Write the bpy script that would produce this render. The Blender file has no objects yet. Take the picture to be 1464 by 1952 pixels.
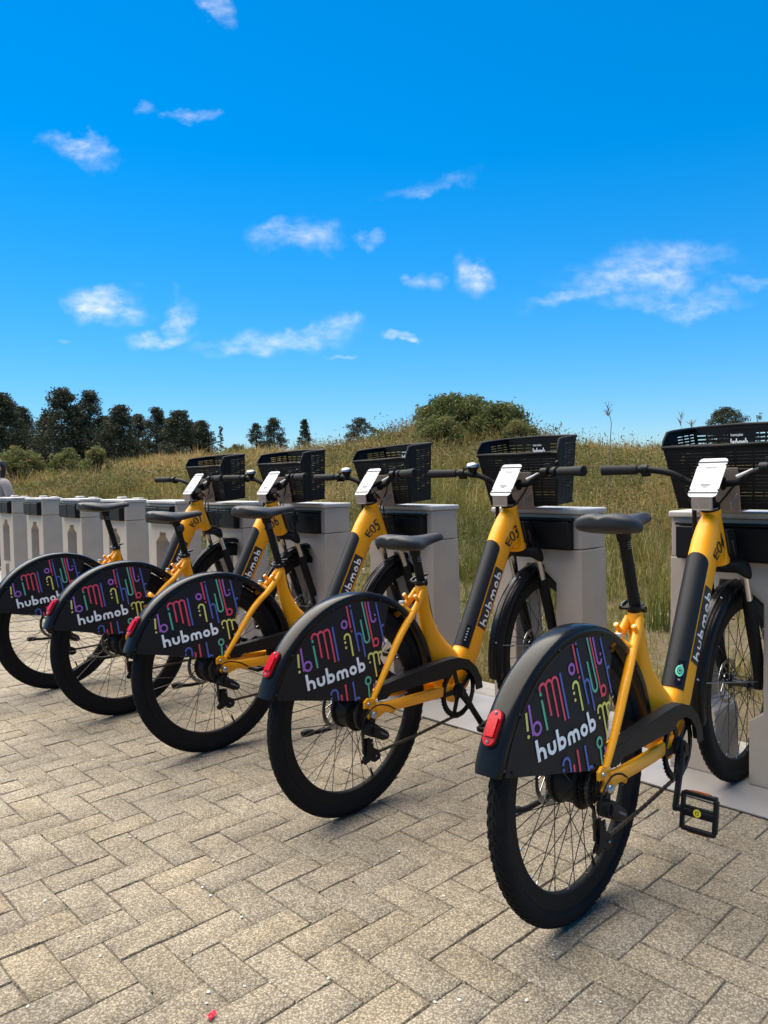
import bpy, math, random
import numpy as np
from mathutils import Matrix, Vector

random.seed(7); RNG = np.random.default_rng(11)
SC = bpy.context.scene
COL = SC.collection
R = math.radians

# ---------------------------------------------------------------- camera
cam = bpy.data.cameras.new('camera'); cam_o = bpy.data.objects.new('camera', cam); COL.objects.link(cam_o)
cam.sensor_fit = 'HORIZONTAL'; cam.sensor_width = 36.0; cam.lens = 36.0 * 1449.2 / 1464.0
cam.clip_start = 0.05; cam.clip_end = 3000
cam_o.matrix_world = Matrix.Translation((0, 0, 1.0926)) @ Matrix.Rotation(math.pi / 2 - 0.0439, 4, 'X') @ Matrix.Rotation(-0.0163, 4, 'Z')
SC.camera = cam_o
SC.render.resolution_x = 768; SC.render.resolution_y = 1024

# ---------------------------------------------------------------- light
SUN_EL = R(66); SUN_AZ = (-0.75, 0.66)          # horizontal direction towards the sun
world = bpy.data.worlds.new('World'); SC.world = world; world.use_nodes = True
nt = world.node_tree; N = nt.nodes; L = nt.links
for n_ in list(N): N.remove(n_)
def nd(t, **k):
    x = N.new(t)
    for a, b in k.items(): setattr(x, a, b)
    return x
out = nd('ShaderNodeOutputWorld'); bg = nd('ShaderNodeBackground'); bg.inputs['Strength'].default_value = 0.126
sky = nd('ShaderNodeTexSky', sky_type='NISHITA', sun_disc=False, sun_elevation=SUN_EL,
         sun_rotation=math.atan2(SUN_AZ[0], SUN_AZ[1]), air_density=1.0, dust_density=0.1, ozone_density=5.0, altitude=2000)
hs = nd('ShaderNodeHueSaturation'); hs.inputs['Hue'].default_value = 0.493; hs.inputs['Saturation'].default_value = 1.37; hs.inputs['Value'].default_value = 1.0
L.new(sky.outputs[0], hs.inputs['Color'])
# soft shoulder of the sky's brightness towards the horizon, the same all round
sg_ = nd('ShaderNodeSeparateColor'); L.new(hs.outputs[0], sg_.inputs[0])
m1_ = nd('ShaderNodeMath', operation='MULTIPLY_ADD'); L.new(sg_.outputs[1], m1_.inputs[0]); m1_.inputs[1].default_value = 0.175; m1_.inputs[2].default_value = 1.0
m2_ = nd('ShaderNodeMath', operation='DIVIDE'); m2_.inputs[0].default_value = 1.0; L.new(m1_.outputs[0], m2_.inputs[1])
sv_ = nd('ShaderNodeVectorMath', operation='SCALE'); L.new(hs.outputs[0], sv_.inputs[0]); L.new(m2_.outputs[0], sv_.inputs['Scale']); skyc = sv_.outputs[0]
# clouds, laid out by direction on the sky
tc = nd('ShaderNodeTexCoord'); sep = nd('ShaderNodeSeparateXYZ'); L.new(tc.outputs['Generated'], sep.inputs[0])
def math_(op, a, b=None, clamp=False):
    m = nd('ShaderNodeMath', operation=op, use_clamp=clamp)
    for i, v in enumerate((a, b)):
        if v is None: continue
        if isinstance(v, (int, float)): m.inputs[i].default_value = v
        else: L.new(v, m.inputs[i])
    return m.outputs[0]
ysafe = math_('MAXIMUM', sep.outputs['Y'], 0.05)
px = math_('DIVIDE', sep.outputs['X'], ysafe); pz = math_('DIVIDE', sep.outputs['Z'], ysafe)
cmb = nd('ShaderNodeCombineXYZ'); L.new(px, cmb.inputs[0]); L.new(pz, cmb.inputs[1])
def noise(vec, scale, detail=6, rough=0.6, dist=0.0):
    n_ = nd('ShaderNodeTexNoise'); n_.inputs['Scale'].default_value = scale; n_.inputs['Detail'].default_value = detail
    n_.inputs['Roughness'].default_value = rough; n_.inputs['Distortion'].default_value = dist
    L.new(vec, n_.inputs['Vector']); return n_
wob = noise(cmb.outputs[0], 11, 5, 0.58)
vm = nd('ShaderNodeVectorMath', operation='SUBTRACT'); L.new(wob.outputs['Color'], vm.inputs[0]); vm.inputs[1].default_value = (0.5, 0.5, 0.5)
vs = nd('ShaderNodeVectorMath', operation='MULTIPLY'); L.new(vm.outputs[0], vs.inputs[0]); vs.inputs[1].default_value = (0.16, 0.085, 0)
va = nd('ShaderNodeVectorMath', operation='ADD'); L.new(cmb.outputs[0], va.inputs[0]); L.new(vs.outputs[0], va.inputs[1])
CLOUDS = [(-0.3619, 0.2338, 0.0518, 0.0262, -10, 1.0), (-0.2634, 0.2187, 0.0221, 0.029, -15, 0.75), (-0.2881, 0.1907, 0.0518, 0.0124, 5, 0.85),
 (-0.1414, 0.1802, 0.1001, 0.0173, 3, 0.8), (-0.0932, 0.193, 0.0587, 0.0166, 5, 0.75), (0.0126, 0.1872, 0.0242, 0.0069, 0, 0.8), (0.0283, 0.1815, 0.0152, 0.0048, 0, 0.8),
 (-0.1041, 0.3238, 0.0518, 0.0221, 0, 0.62), (-0.0078, 0.3108, 0.0179, 0.0097, 0, 0.45), (0.0649, 0.2593, 0.0193, 0.0138, -20, 0.55), (0.1277, 0.2704, 0.0276, 0.0262, 20, 0.95),
 (0.341, 0.2616, 0.1104, 0.0345, 5, 0.78), (0.2556, 0.2293, 0.0759, 0.011, 5, 0.5), (0.3853, 0.2238, 0.1035, 0.0152, 3, 0.55), (-0.3827, 0.4282, 0.0414, 0.0166, -18, 0.66),
 (-0.2417, 0.463, 0.0311, 0.0097, 3, 0.7), (0.0665, 0.3745, 0.0656, 0.011, 20, 0.34), (-0.1922, 0.6028, 0.0242, 0.0173, -25, 0.5), (-0.4147, 0.1887, 0.0173, 0.0041, 0, 0.35),
 (-0.0596, 0.1612, 0.0207, 0.0035, 3, 0.45), (-0.2899, 0.475, 0.0152, 0.011, 0, 0.2), (0.4807, 0.2472, 0.0276, 0.0083, 5, 0.3),
 (-0.75, 0.3, 0.12, 0.04, 4, 0.7), (0.8, 0.33, 0.13, 0.035, -4, 0.7), (-0.6, 0.62, 0.06, 0.02, -12, 0.5), (0.62, 0.55, 0.05, 0.02, 8, 0.5)]
acc = None
for cx, cz, rx, rz, rot, st in CLOUDS:
    mp = nd('ShaderNodeMapping', vector_type='TEXTURE'); L.new(va.outputs[0], mp.inputs['Vector'])
    mp.inputs['Location'].default_value = (cx, cz, 0); mp.inputs['Rotation'].default_value = (0, 0, R(rot)); mp.inputs['Scale'].default_value = (rx * 1.04, rz * 0.98, 1)
    ln = nd('ShaderNodeVectorMath', operation='LENGTH'); L.new(mp.outputs[0], ln.inputs[0])
    mr = nd('ShaderNodeMapRange', interpolation_type='SMOOTHSTEP'); L.new(ln.outputs['Value'], mr.inputs['Value'])
    mr.inputs['From Min'].default_value = 0.15; mr.inputs['From Max'].default_value = 1.25; mr.inputs['To Min'].default_value = st * 0.85; mr.inputs['To Max'].default_value = 0
    acc = mr.outputs[0] if acc is None else math_('MAXIMUM', acc, mr.outputs[0])
st_ = nd('ShaderNodeVectorMath', operation='MULTIPLY'); L.new(cmb.outputs[0], st_.inputs[0]); st_.inputs[1].default_value = (1, 1.9, 1)
fb = noise(st_.outputs[0], 17, 6, 0.55, 0.1)
tex = nd('ShaderNodeMapRange'); L.new(fb.outputs['Fac'], tex.inputs['Value'])
tex.inputs['From Min'].default_value = 0.34; tex.inputs['From Max'].default_value = 0.64; tex.inputs['To Min'].default_value = 0.05; tex.inputs['To Max'].default_value = 1.0
front_only = math_('GREATER_THAN', sep.outputs['Y'], 0.1)
fb2 = noise(st_.outputs[0], 46, 6, 0.6, 0.0); tex2 = nd('ShaderNodeMapRange'); L.new(fb2.outputs['Fac'], tex2.inputs['Value'])
tex2.inputs['From Min'].default_value = 0.35; tex2.inputs['From Max'].default_value = 0.6; tex2.inputs['To Min'].default_value = 0.45; tex2.inputs['To Max'].default_value = 1.0
cm = math_('MULTIPLY', math_('MULTIPLY', acc, math_('MULTIPLY', tex.outputs[0], tex2.outputs[0])), front_only)
mix = nd('ShaderNodeMix', data_type='RGBA', blend_type='MIX'); L.new(cm, mix.inputs['Factor']); L.new(skyc, mix.inputs[6]); mix.inputs[7].default_value = (4.1, 4.2, 4.35, 1)
L.new(mix.outputs[2], bg.inputs['Color']); L.new(bg.outputs[0], out.inputs[0])

sun = bpy.data.lights.new('sun', 'SUN'); sun.energy = 5.0; sun.angle = R(82); sun.color = (1.0, 0.90, 0.745)
sun_o = bpy.data.objects.new('sun', sun); COL.objects.link(sun_o)
sd = Vector((SUN_AZ[0] * math.cos(SUN_EL), SUN_AZ[1] * math.cos(SUN_EL), math.sin(SUN_EL)))
sun_o.rotation_euler = sd.to_track_quat('Z', 'Y').to_euler()
SC.view_settings.view_transform = 'Standard'; SC.view_settings.look = 'None'; SC.view_settings.gamma = 1.0
SC.view_settings.exposure = 1.05; SC.view_settings.use_curve_mapping = False
SC.cycles.max_bounces = 8; SC.cycles.transparent_max_bounces = 8
try: SC.cycles.use_denoising = True
except Exception: pass

# ---------------------------------------------------------------- materials
MATS = {}
def mat(name, col, rough=0.5, metal=0.0, coat=0.0, noise_amt=0.0, noise_scale=40.0, bump=0.0, bump_scale=200.0, rough_var=0.0, spec=0.5):
    if name in MATS: return MATS[name]
    m = bpy.data.materials.new(name); m.use_nodes = True; t = m.node_tree; b = t.nodes['Principled BSDF']
    b.inputs['Base Color'].default_value = (*col, 1); b.inputs['Roughness'].default_value = rough; b.inputs['Metallic'].default_value = metal
    b.inputs['Coat Weight'].default_value = coat; b.inputs['Coat Roughness'].default_value = 0.08; b.inputs['Specular IOR Level'].default_value = spec
    co = t.nodes.new('ShaderNodeTexCoord')
    if noise_amt > 0 or rough_var > 0:
        n = t.nodes.new('ShaderNodeTexNoise'); n.inputs['Scale'].default_value = noise_scale; n.inputs['Detail'].default_value = 5; n.inputs['Roughness'].default_value = 0.65
        t.links.new(co.outputs['Object'], n.inputs['Vector'])
        if noise_amt > 0:
            r = t.nodes.new('ShaderNodeMapRange'); r.inputs['From Min'].default_value = 0.3; r.inputs['From Max'].default_value = 0.7
            r.inputs['To Min'].default_value = 1 - noise_amt; r.inputs['To Max'].default_value = 1 + noise_amt * 0.6
            t.links.new(n.outputs['Fac'], r.inputs['Value'])
            v = t.nodes.new('ShaderNodeVectorMath'); v.operation = 'SCALE'; v.inputs[0].default_value = col
            t.links.new(r.outputs[0], v.inputs['Scale']); t.links.new(v.outputs[0], b.inputs['Base Color'])
        if rough_var > 0:
            r2 = t.nodes.new('ShaderNodeMapRange'); r2.inputs['From Min'].default_value = 0.3; r2.inputs['From Max'].default_value = 0.7
            r2.inputs['To Min'].default_value = max(0.02, rough - rough_var); r2.inputs['To Max'].default_value = rough + rough_var
            t.links.new(n.outputs['Fac'], r2.inputs['Value']); t.links.new(r2.outputs[0], b.inputs['Roughness'])
    if bump > 0:
        n2 = t.nodes.new('ShaderNodeTexNoise'); n2.inputs['Scale'].default_value = bump_scale; n2.inputs['Detail'].default_value = 3
        t.links.new(co.outputs['Object'], n2.inputs['Vector'])
        bp = t.nodes.new('ShaderNodeBump'); bp.inputs['Strength'].default_value = bump; bp.inputs['Distance'].default_value = 0.002
        t.links.new(n2.outputs['Fac'], bp.inputs['Height']); t.links.new(bp.outputs[0], b.inputs['Normal'])
    MATS[name] = m; return m

YEL = mat('yellow_paint', (0.95, 0.378, 0.004), 0.38, spec=0.3, coat=0.15, noise_amt=0.05, noise_scale=9, rough_var=0.06)
GLOSS = mat('gloss_black', (0.008, 0.0078, 0.0078), 0.22, spec=0.16, coat=0.05, rough_var=0.07, noise_scale=14, noise_amt=0.1)
BLK = mat('black_plastic', (0.006, 0.006, 0.0064), 0.5, spec=0.22, noise_amt=0.3, noise_scale=60, bump=0.15, bump_scale=600)
MATTE = mat('matte_black', (0.0055, 0.0055, 0.006), 0.6, spec=0.22, noise_amt=0.2, noise_scale=80)
BATT = mat('battery_shell', (0.0085, 0.009, 0.0102), 0.46, spec=0.28, noise_amt=0.06, bump=0.25, bump_scale=1400)
PANEL = mat('panel_black', (0.0125, 0.0118, 0.0125), 0.55, spec=0.25, noise_amt=0.1, noise_scale=25, rough_var=0.06)
RUB = mat('tyre_rubber', (0.0065, 0.0065, 0.007), 0.75, spec=0.2, noise_amt=0.35, noise_scale=30, bump=0.2, bump_scale=500)
SADDLE = mat('saddle_vinyl', (0.0145, 0.0145, 0.016), 0.48, spec=0.4, noise_amt=0.15, noise_scale=50, bump=0.35, bump_scale=900)
GRIP = mat('grip_rubber', (0.013, 0.013, 0.0135), 0.7, spec=0.25, bump=0.3, bump_scale=700)
CHROME = mat('fork_chrome', (0.55, 0.55, 0.54), 0.22, metal=1.0)
STEEL = mat('steel', (0.42, 0.42, 0.42), 0.38, metal=1.0, noise_amt=0.2, noise_scale=30)
DSTEEL = mat('dark_steel', (0.05, 0.047, 0.044), 0.38, metal=0.7, noise_amt=0.3, noise_scale=60)
CHAINM = mat('chain_steel', (0.07, 0.06, 0.05), 0.45, metal=0.8, noise_amt=0.3, noise_scale=120)
REDL = mat('red_lens', (0.46, 0.002, 0.006), 0.14, spec=0.25, coat=0.08, noise_amt=0.3, noise_scale=220)
CARD = mat('white_card', (0.50, 0.49, 0.475), 0.5)
GREYB = mat('bracket_grey', (0.27, 0.215, 0.175), 0.5, noise_amt=0.2, noise_scale=18, metal=0.15)
ORANGE = mat('amber_reflector', (0.55, 0.10, 0.01), 0.2, coat=0.5)
WHITE = mat('white_print', (0.88, 0.86, 0.83), 0.5)
PR = mat('print_red', (0.74, 0.06, 0.10), 0.5); PB = mat('print_blue', (0.08, 0.125, 0.40), 0.5); PG = mat('print_green', (0.10, 0.44, 0.27), 0.5)
PP_ = mat('print_purple', (0.36, 0.125, 0.45), 0.5); PY = mat('print_yellow', (0.74, 0.67, 0.14), 0.5)
INK = mat('black_print', (0.012, 0.012, 0.013), 0.45)
TEAL = mat('mint_print', (0.12, 0.55, 0.36), 0.5)
LEMON = mat('yellow_label', (0.75, 0.6, 0.02), 0.5)
GREYP = mat('grey_print', (0.25, 0.25, 0.26), 0.5)

# ---------------------------------------------------------------- mesh helpers
class MB:
    def __init__(s): s.v = []; s.f = []; s.m = []
    def add(s, V, F, mi=0):
        o = len(s.v); s.v.extend([tuple(map(float, q)) for q in V])
        for f in F: s.f.append(tuple(i + o for i in f)); s.m.append(mi)
    def box(s, x0, x1, y0, y1, z0, z1, mi=0):
        s.add([(x0, y0, z0), (x1, y0, z0), (x1, y1, z0), (x0, y1, z0), (x0, y0, z1), (x1, y0, z1), (x1, y1, z1), (x0, y1, z1)],
              [(0, 3, 2, 1), (4, 5, 6, 7), (0, 1, 5, 4), (1, 2, 6, 5), (2, 3, 7, 6), (3, 0, 4, 7)], mi)
    def obox(s, c, a, b, d, mi=0):
        c, a, b, d = map(np.array, (c, a, b, d)); V = []
        for sz in (-1, 1):
            for sx, sy in ((-1, -1), (1, -1), (1, 1), (-1, 1)): V.append(c + a * sx + b * sy + d * sz)
        fl = [(0, 3, 2, 1), (4, 5, 6, 7), (0, 1, 5, 4), (1, 2, 6, 5), (2, 3, 7, 6), (3, 0, 4, 7)]
        if np.dot(np.cross(a, b), d) < 0: fl = [q[::-1] for q in fl]
        s.add(V, fl, mi)
    def bar(s, p, q, w, h, up=(0, 0, 1), mi=0):
        p, q = np.array(p, float), np.array(q, float); t = (q - p); l = np.linalg.norm(t); t /= l
        sd_ = np.cross(t, np.array(up, float)); sd_ /= np.linalg.norm(sd_); u = np.cross(sd_, t)
        s.obox((p + q) / 2, t * l / 2, sd_ * w / 2, u * h / 2, mi)
    def loft(s, rings, caps=True, mi=0, closed=True, loop=False):
        n = len(rings[0]); o = len(s.v)
        for r_ in rings: s.v.extend([tuple(map(float, q)) for q in r_])
        K = len(rings)
        for k in range(K if loop else K - 1):
            k2 = (k + 1) % K
            for i in range(n if closed else n - 1):
                j = (i + 1) % n
                s.f.append((o + k * n + i, o + k * n + j, o + k2 * n + j, o + k2 * n + i)); s.m.append(mi)
        if caps and not loop and closed:
            s.f.append(tuple(o + i for i in range(n))[::-1]); s.m.append(mi)
            s.f.append(tuple(o + (K - 1) * n + i for i in range(n))); s.m.append(mi)
    def tube(s, pts, rad, seg=10, caps=True, mi=0, up=None, flat=1.0, loop=False):
        P = [np.array(q, float) for q in pts]; K = len(P)
        rad = [rad] * K if np.isscalar(rad) else rad
        rings = []; prev = None
        for i in range(K):
            if loop: t = P[(i + 1) % K] - P[i - 1]
            else: t = P[min(i + 1, K - 1)] - P[max(i - 1, 0)]
            t = t / (np.linalg.norm(t) + 1e-12)
            if prev is None:
                u = np.array(up if up is not None else ((0, 0, 1) if abs(t[2]) < 0.9 else (1, 0, 0)), float)
            else: u = prev
            u = u - t * np.dot(u, t); u /= np.linalg.norm(u); prev = u; w = np.cross(t, u)
            rings.append([P[i] + rad[i] * (math.cos(a) * w * flat + math.sin(a) * u) for a in np.arange(seg) * 2 * math.pi / seg])
        s.loft(rings, caps=caps, mi=mi, loop=loop)
    def lathe(s, prof, c=(0, 0, 0), seg=48, mi=0, closed=False):
        """profile of (radius, y) turned about the y axis through c"""
        rings = [[(c[0] + r_ * math.cos(a), c[1] + y_, c[2] + r_ * math.sin(a)) for r_, y_ in prof] for a in np.arange(seg) * 2 * math.pi / seg]
        n = len(prof); o = len(s.v)
        for r_ in rings: s.v.extend(r_)
        for k in range(seg):
            k2 = (k + 1) % seg
            for i in range(n if closed else n - 1):
                j = (i + 1) % n
                s.f.append((o + k * n + i, o + k2 * n + i, o + k2 * n + j, o + k * n + j)); s.m.append(mi)
    def prism(s, poly, y0, y1, mi=0, fn=None):
        """polygon of (x, z) pushed along y"""
        n = len(poly); V = [(x, y0, z) for x, z in poly] + [(x, y1, z) for x, z in poly]
        if fn: V = [fn(*q) for q in V]
        F = [tuple(range(n)), tuple(range(2 * n - 1, n - 1, -1))]
        for i in range(n):
            j = (i + 1) % n; F.append((i, i + n, j + n, j))
        s.add(V, F, mi)
    def sphere(s, c, r_, seg=12, rings=8, sc=(1, 1, 1), mi=0):
        V = []; F = []
        for i in range(rings + 1):
            ph = math.pi * i / rings
            for j in range(seg):
                th = 2 * math.pi * j / seg
                V.append((c[0] + r_ * sc[0] * math.sin(ph) * math.cos(th), c[1] + r_ * sc[1] * math.sin(ph) * math.sin(th), c[2] + r_ * sc[2] * math.cos(ph)))
        for i in range(rings):
            for j in range(seg):
                k = (j + 1) % seg
                F.append((i * seg + j, (i + 1) * seg + j, (i + 1) * seg + k, i * seg + k))
        s.add(V, F, mi)
    def build(s, name, mats, parent=None, smooth=True, angle=35, bevel=0, fix=True, seg=2):
        me = bpy.data.meshes.new(name); me.from_pydata(s.v, [], s.f)
        mats = mats if isinstance(mats, (list, tuple)) else [mats]
        for m_ in mats: me.materials.append(m_)
        if len(mats) > 1: me.polygons.foreach_set('material_index', s.m)
        me.validate(); me.update()
        if fix:
            import bmesh
            bm = bmesh.new(); bm.from_mesh(me); bmesh.ops.remove_doubles(bm, verts=bm.verts, dist=1e-6); bmesh.ops.recalc_face_normals(bm, faces=bm.faces); bm.to_mesh(me); bm.free()
        if smooth:
            me.shade_smooth(); me.set_sharp_from_angle(angle=R(angle))
        o = bpy.data.objects.new(name, me); COL.objects.link(o)
        if bevel > 0:
            b = o.modifiers.new('bevel', 'BEVEL'); b.width = bevel; b.segments = seg; b.limit_method = 'ANGLE'; b.angle_limit = R(40)
        if parent: o.parent = parent
        return o

def empty(name, loc=(0, 0, 0), rot=(0, 0, 0)):
    o = bpy.data.objects.new(name, None); COL.objects.link(o); o.location = loc; o.rotation_euler = rot; o.empty_display_size = 0.1; return o
def tag(o, label, cat, group=None, kind=None):
    o['label'] = label
    if cat: o['category'] = cat
    if group: o['group'] = group
    if kind: o['kind'] = kind
    return o
def bez(pts, n=8):
    """Catmull-Rom through points"""
    P = [np.array(q, float) for q in pts]; P = [2 * P[0] - P[1]] + P + [2 * P[-1] - P[-2]]; out_ = []
    for i in range(1, len(P) - 2):
        for k in range(n):
            t = k / n
            out_.append(0.5 * ((2 * P[i]) + (-P[i - 1] + P[i + 1]) * t + (2 * P[i - 1] - 5 * P[i] + 4 * P[i + 1] - P[i + 2]) * t * t + (-P[i - 1] + 3 * P[i] - 3 * P[i + 1] + P[i + 2]) * t ** 3))
    out_.append(P[-2]); return out_
_txt = {}
def text_polys(s, size=1.0):
    """glyph outlines of Blender's own font as a flat triangulated mesh (verts 2d, faces)"""
    if s in _txt: V, F = _txt[s]
    else:
        cu = bpy.data.curves.new('t', 'FONT'); cu.body = s; cu.resolution_u = 3; cu.fill_mode = 'FRONT'; cu.offset = 0.012
        o = bpy.data.objects.new('t', cu); COL.objects.link(o)
        dg = bpy.context.evaluated_depsgraph_get(); me = bpy.data.meshes.new_from_object(o.evaluated_get(dg))
        V = [(v.co.x, v.co.y) for v in me.vertices]; F = [tuple(p.vertices) for p in me.polygons]
        bpy.data.objects.remove(o); bpy.data.curves.remove(cu); bpy.data.meshes.remove(me); _txt[s] = (V, F)
    return [(a * size, b * size) for a, b in V], F
def ribbon(pts, w, step=0.004):
    """flat 2d stroke: list of quads (verts 2d, faces), resampled so that it can follow a curved sheet"""
    P = [np.array(pts[0], float)]
    for q in pts[1:]:
        q = np.array(q, float); d = np.linalg.norm(q - P[-1]); k = max(1, int(d / step)); a = P[-1]
        for i in range(1, k + 1): P.append(a + (q - a) * i / k)
    V = []; F = []
    for i in range(len(P)):
        t = P[min(i + 1, len(P) - 1)] - P[max(i - 1, 0)]; t /= np.linalg.norm(t) + 1e-12; nn = np.array([-t[1], t[0]])
        V += [tuple(P[i] + nn * w / 2), tuple(P[i] - nn * w / 2)]
        if i: F.append((2 * i - 2, 2 * i - 1, 2 * i + 1, 2 * i))
    return V, F
def arc(cx, cy, r_, a0, a1, n=12, ry=None):
    ry = ry or r_
    return [(cx + r_ * math.cos(R(a0 + (a1 - a0) * i / n)), cy + ry * math.sin(R(a0 + (a1 - a0) * i / n))) for i in range(n + 1)]
def disc(cx, cy, r_, n=14):
    return [(cx + r_ * math.cos(2 * math.pi * i / n), cy + r_ * math.sin(2 * math.pi * i / n)) for i in range(n)], [tuple(range(n))]
def logo_word(h=1.0):
    """the word hubmob in round strokes; x-height = h*0.62, ascender = h; returns strokes [(pts, width)], total advance"""
    x = h * 0.60; w = h * 0.19; r_ = x / 2 - w / 2; S = []; a = w / 2
    def H(u):
        S.append(([(u, 0), (u, h)], w)); S.append(([(u, 0), (u, x - w / 2 - r_)] [:1] + [(u, x * 0.45)] + arc(u + r_, x - w / 2 - r_, r_, 180, 0) + [(u + 2 * r_, 0)], w)); return u + 2 * r_
    def U(u): S.append(([(u, x)] + arc(u + r_, w / 2 + r_, r_, 180, 360) + [(u + 2 * r_, x)], w)); return u + 2 * r_
    def Bb(u): S.append(([(u, 0), (u, h)], w)); S.append((arc(u + r_, x / 2, r_, 0, 360, 24), w)); return u + 2 * r_
    def O(u): S.append((arc(u + r_, x / 2, r_, 0, 360, 24), w)); return u + 2 * r_
    def M(u):
        q = r_ * 0.86; S.append(([(u, 0)] + [(u, x * 0.45)] + arc(u + q, x - w / 2 - q, q, 180, 0) + [(u + 2 * q, 0)], w))
        S.append(([(u + 2 * q, x * 0.45)] + arc(u + 3 * q, x - w / 2 - q, q, 180, 0) + [(u + 4 * q, 0)], w)); return u + 4 * q
    g = w * 1.55; u = a
    for fn in (H, U, Bb, M, O, Bb): u = fn(u) + g
    return S, u - g + a
def copy_tree(o, parent=None, skip=()):
    c = o.copy(); COL.objects.link(c); c.parent = parent
    for ch in list(o.children):
        if any(ch.name.startswith(s_) for s_ in skip): continue
        copy_tree(ch, c, skip)
    return c
# ================================================================ setting
RD = np.array([-0.690, 0.724]); RD = RD / np.linalg.norm(RD); ND = np.array([RD[1], -RD[0]])      # along the dock row / away from the camera
def sn(s, n): q = RD * s + ND * n; return float(q[0]), float(q[1])
ROW = math.atan2(RD[1], RD[0])
def smooth(a, b, x): t = np.clip((x - a) / (b - a), 0, 1); return t * t * (3 - 2 * t)
def vnoise(x, y, seed=0):
    """smooth value noise, vectorised"""
    def hsh(i, j): 
        h = (i * 374761393 + j * 668265263 + seed * 974711) & 0xffffffff; h = ((h ^ (h >> 13)) * 1274126177) & 0xffffffff; return ((h ^ (h >> 16)) & 0xffff) / 65535.0
    x = np.asarray(x, float); y = np.asarray(y, float); i = np.floor(x).astype(np.int64); j = np.floor(y).astype(np.int64); f = x - i; g = y - j; f = f * f * (3 - 2 * f); g = g * g * (3 - 2 * g)
    return (hsh(i, j) * (1 - f) + hsh(i + 1, j) * f) * (1 - g) + (hsh(i, j + 1) * (1 - f) + hsh(i + 1, j + 1) * f) * g
def terrain(x, y):
    x = np.asarray(x, float); y = np.asarray(y, float); n = x * ND[0] + y * ND[1]; s = x * RD[0] + y * RD[1]
    z = -0.03 + 0.05 * smooth(3.1, 4.5, n) + 0.88 * smooth(5.2, 11.5, n) + 1.1 * smooth(11, 20, n) * smooth(6, 20, s)
    z = z + 1.05 * np.exp(-(((x - 2.1) / 2.6) ** 2 + ((y - 21) / 3.4) ** 2))
    z = z + .08 * np.exp(-(((x + .5) / 5.0) ** 2 + ((y - 25) / 4.5) ** 2))
    w = smooth(3.6, 8, n)
    z = z + w * (0.34 * (vnoise(x * .35, y * .35, 3) - .5) + 0.16 * (vnoise(x * 1.1, y * 1.1, 5) - .5)) + smooth(3.2, 4, n) * .05 * (vnoise(x * 4, y * 4, 8) - .5)
    return np.where(n < 3.12, -0.05, z)

def node_mat(name):
    m = bpy.data.materials.new(name); m.use_nodes = True; t = m.node_tree; return m, t, t.nodes['Principled BSDF']
# ---- ground sheet
gm, t, b = node_mat('earth_and_grass')
geo = t.nodes.new('ShaderNodeNewGeometry')
def tn(sc, det=6, ro=.6):
    q = t.nodes.new('ShaderNodeTexNoise'); q.inputs['Scale'].default_value = sc; q.inputs['Detail'].default_value = det; q.inputs['Roughness'].default_value = ro; t.links.new(geo.outputs['Position'], q.inputs['Vector']); return q
def ramp(src, stops):
    r_ = t.nodes.new('ShaderNodeValToRGB'); e = r_.color_ramp.elements
    while len(e) < len(stops): e.new(0.5)
    for el, (p_, c_) in zip(e, stops): el.position = p_; el.color = (*c_, 1)
    t.links.new(src, r_.inputs[0]); return r_
n1 = tn(.7, 8, .65); n2 = tn(9, 6, .7); n3 = tn(45, 4, .7)
ra = ramp(n1.outputs['Fac'], [(.36, (.055, .060, .018)), (.47, (.10, .085, .030)), (.56, (.17, .115, .060)), (.68, (.085, .08, .026))])
rb = ramp(n2.outputs['Fac'], [(.35, (.035, .036, .012)), (.5, (.11, .09, .04)), (.65, (.20, .15, .085))])
mx = t.nodes.new('ShaderNodeMix'); mx.data_type = 'RGBA'; mx.inputs[0].default_value = .5; t.links.new(ra.outputs[0], mx.inputs[6]); t.links.new(rb.outputs[0], mx.inputs[7]); t.links.new(mx.outputs[2], b.inputs['Base Color']); b.inputs['Roughness'].default_value = .95
bp = t.nodes.new('ShaderNodeBump'); bp.inputs['Strength'].default_value = .9; bp.inputs['Distance'].default_value = .05; t.links.new(n3.outputs['Fac'], bp.inputs['Height']); t.links.new(bp.outputs[0], b.inputs['Normal'])
def sheet():
    xs = np.concatenate([-np.geomspace(900, 40, 14), np.linspace(-38, 38, 260), np.geomspace(40, 900, 14)]); ys = np.concatenate([np.linspace(-60, -2, 6), np.linspace(-1, 45, 260), np.geomspace(47, 1200, 18)])
    X, Y = np.meshgrid(xs, ys); Z = terrain(X, Y); far = smooth(60, 300, np.hypot(X, Y)); Z = Z * (1 - far) + 1.0 * far * (Y > 0)
    V = np.stack([X, Y, Z], -1).reshape(-1, 3); nx, ny = len(xs), len(ys)
    I = np.arange(nx * ny).reshape(ny, nx); F = np.stack([I[:-1, :-1], I[:-1, 1:], I[1:, 1:], I[1:, :-1]], -1).reshape(-1, 4)
    me = bpy.data.meshes.new('ground'); me.from_pydata(V.tolist(), [], F.tolist()); me.materials.append(gm); me.shade_smooth()
    o = bpy.data.objects.new('ground', me); COL.objects.link(o); o['kind'] = 'structure'; o['label'] = 'earth and grass bank rising behind the docking row'; return o
sheet()
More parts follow.
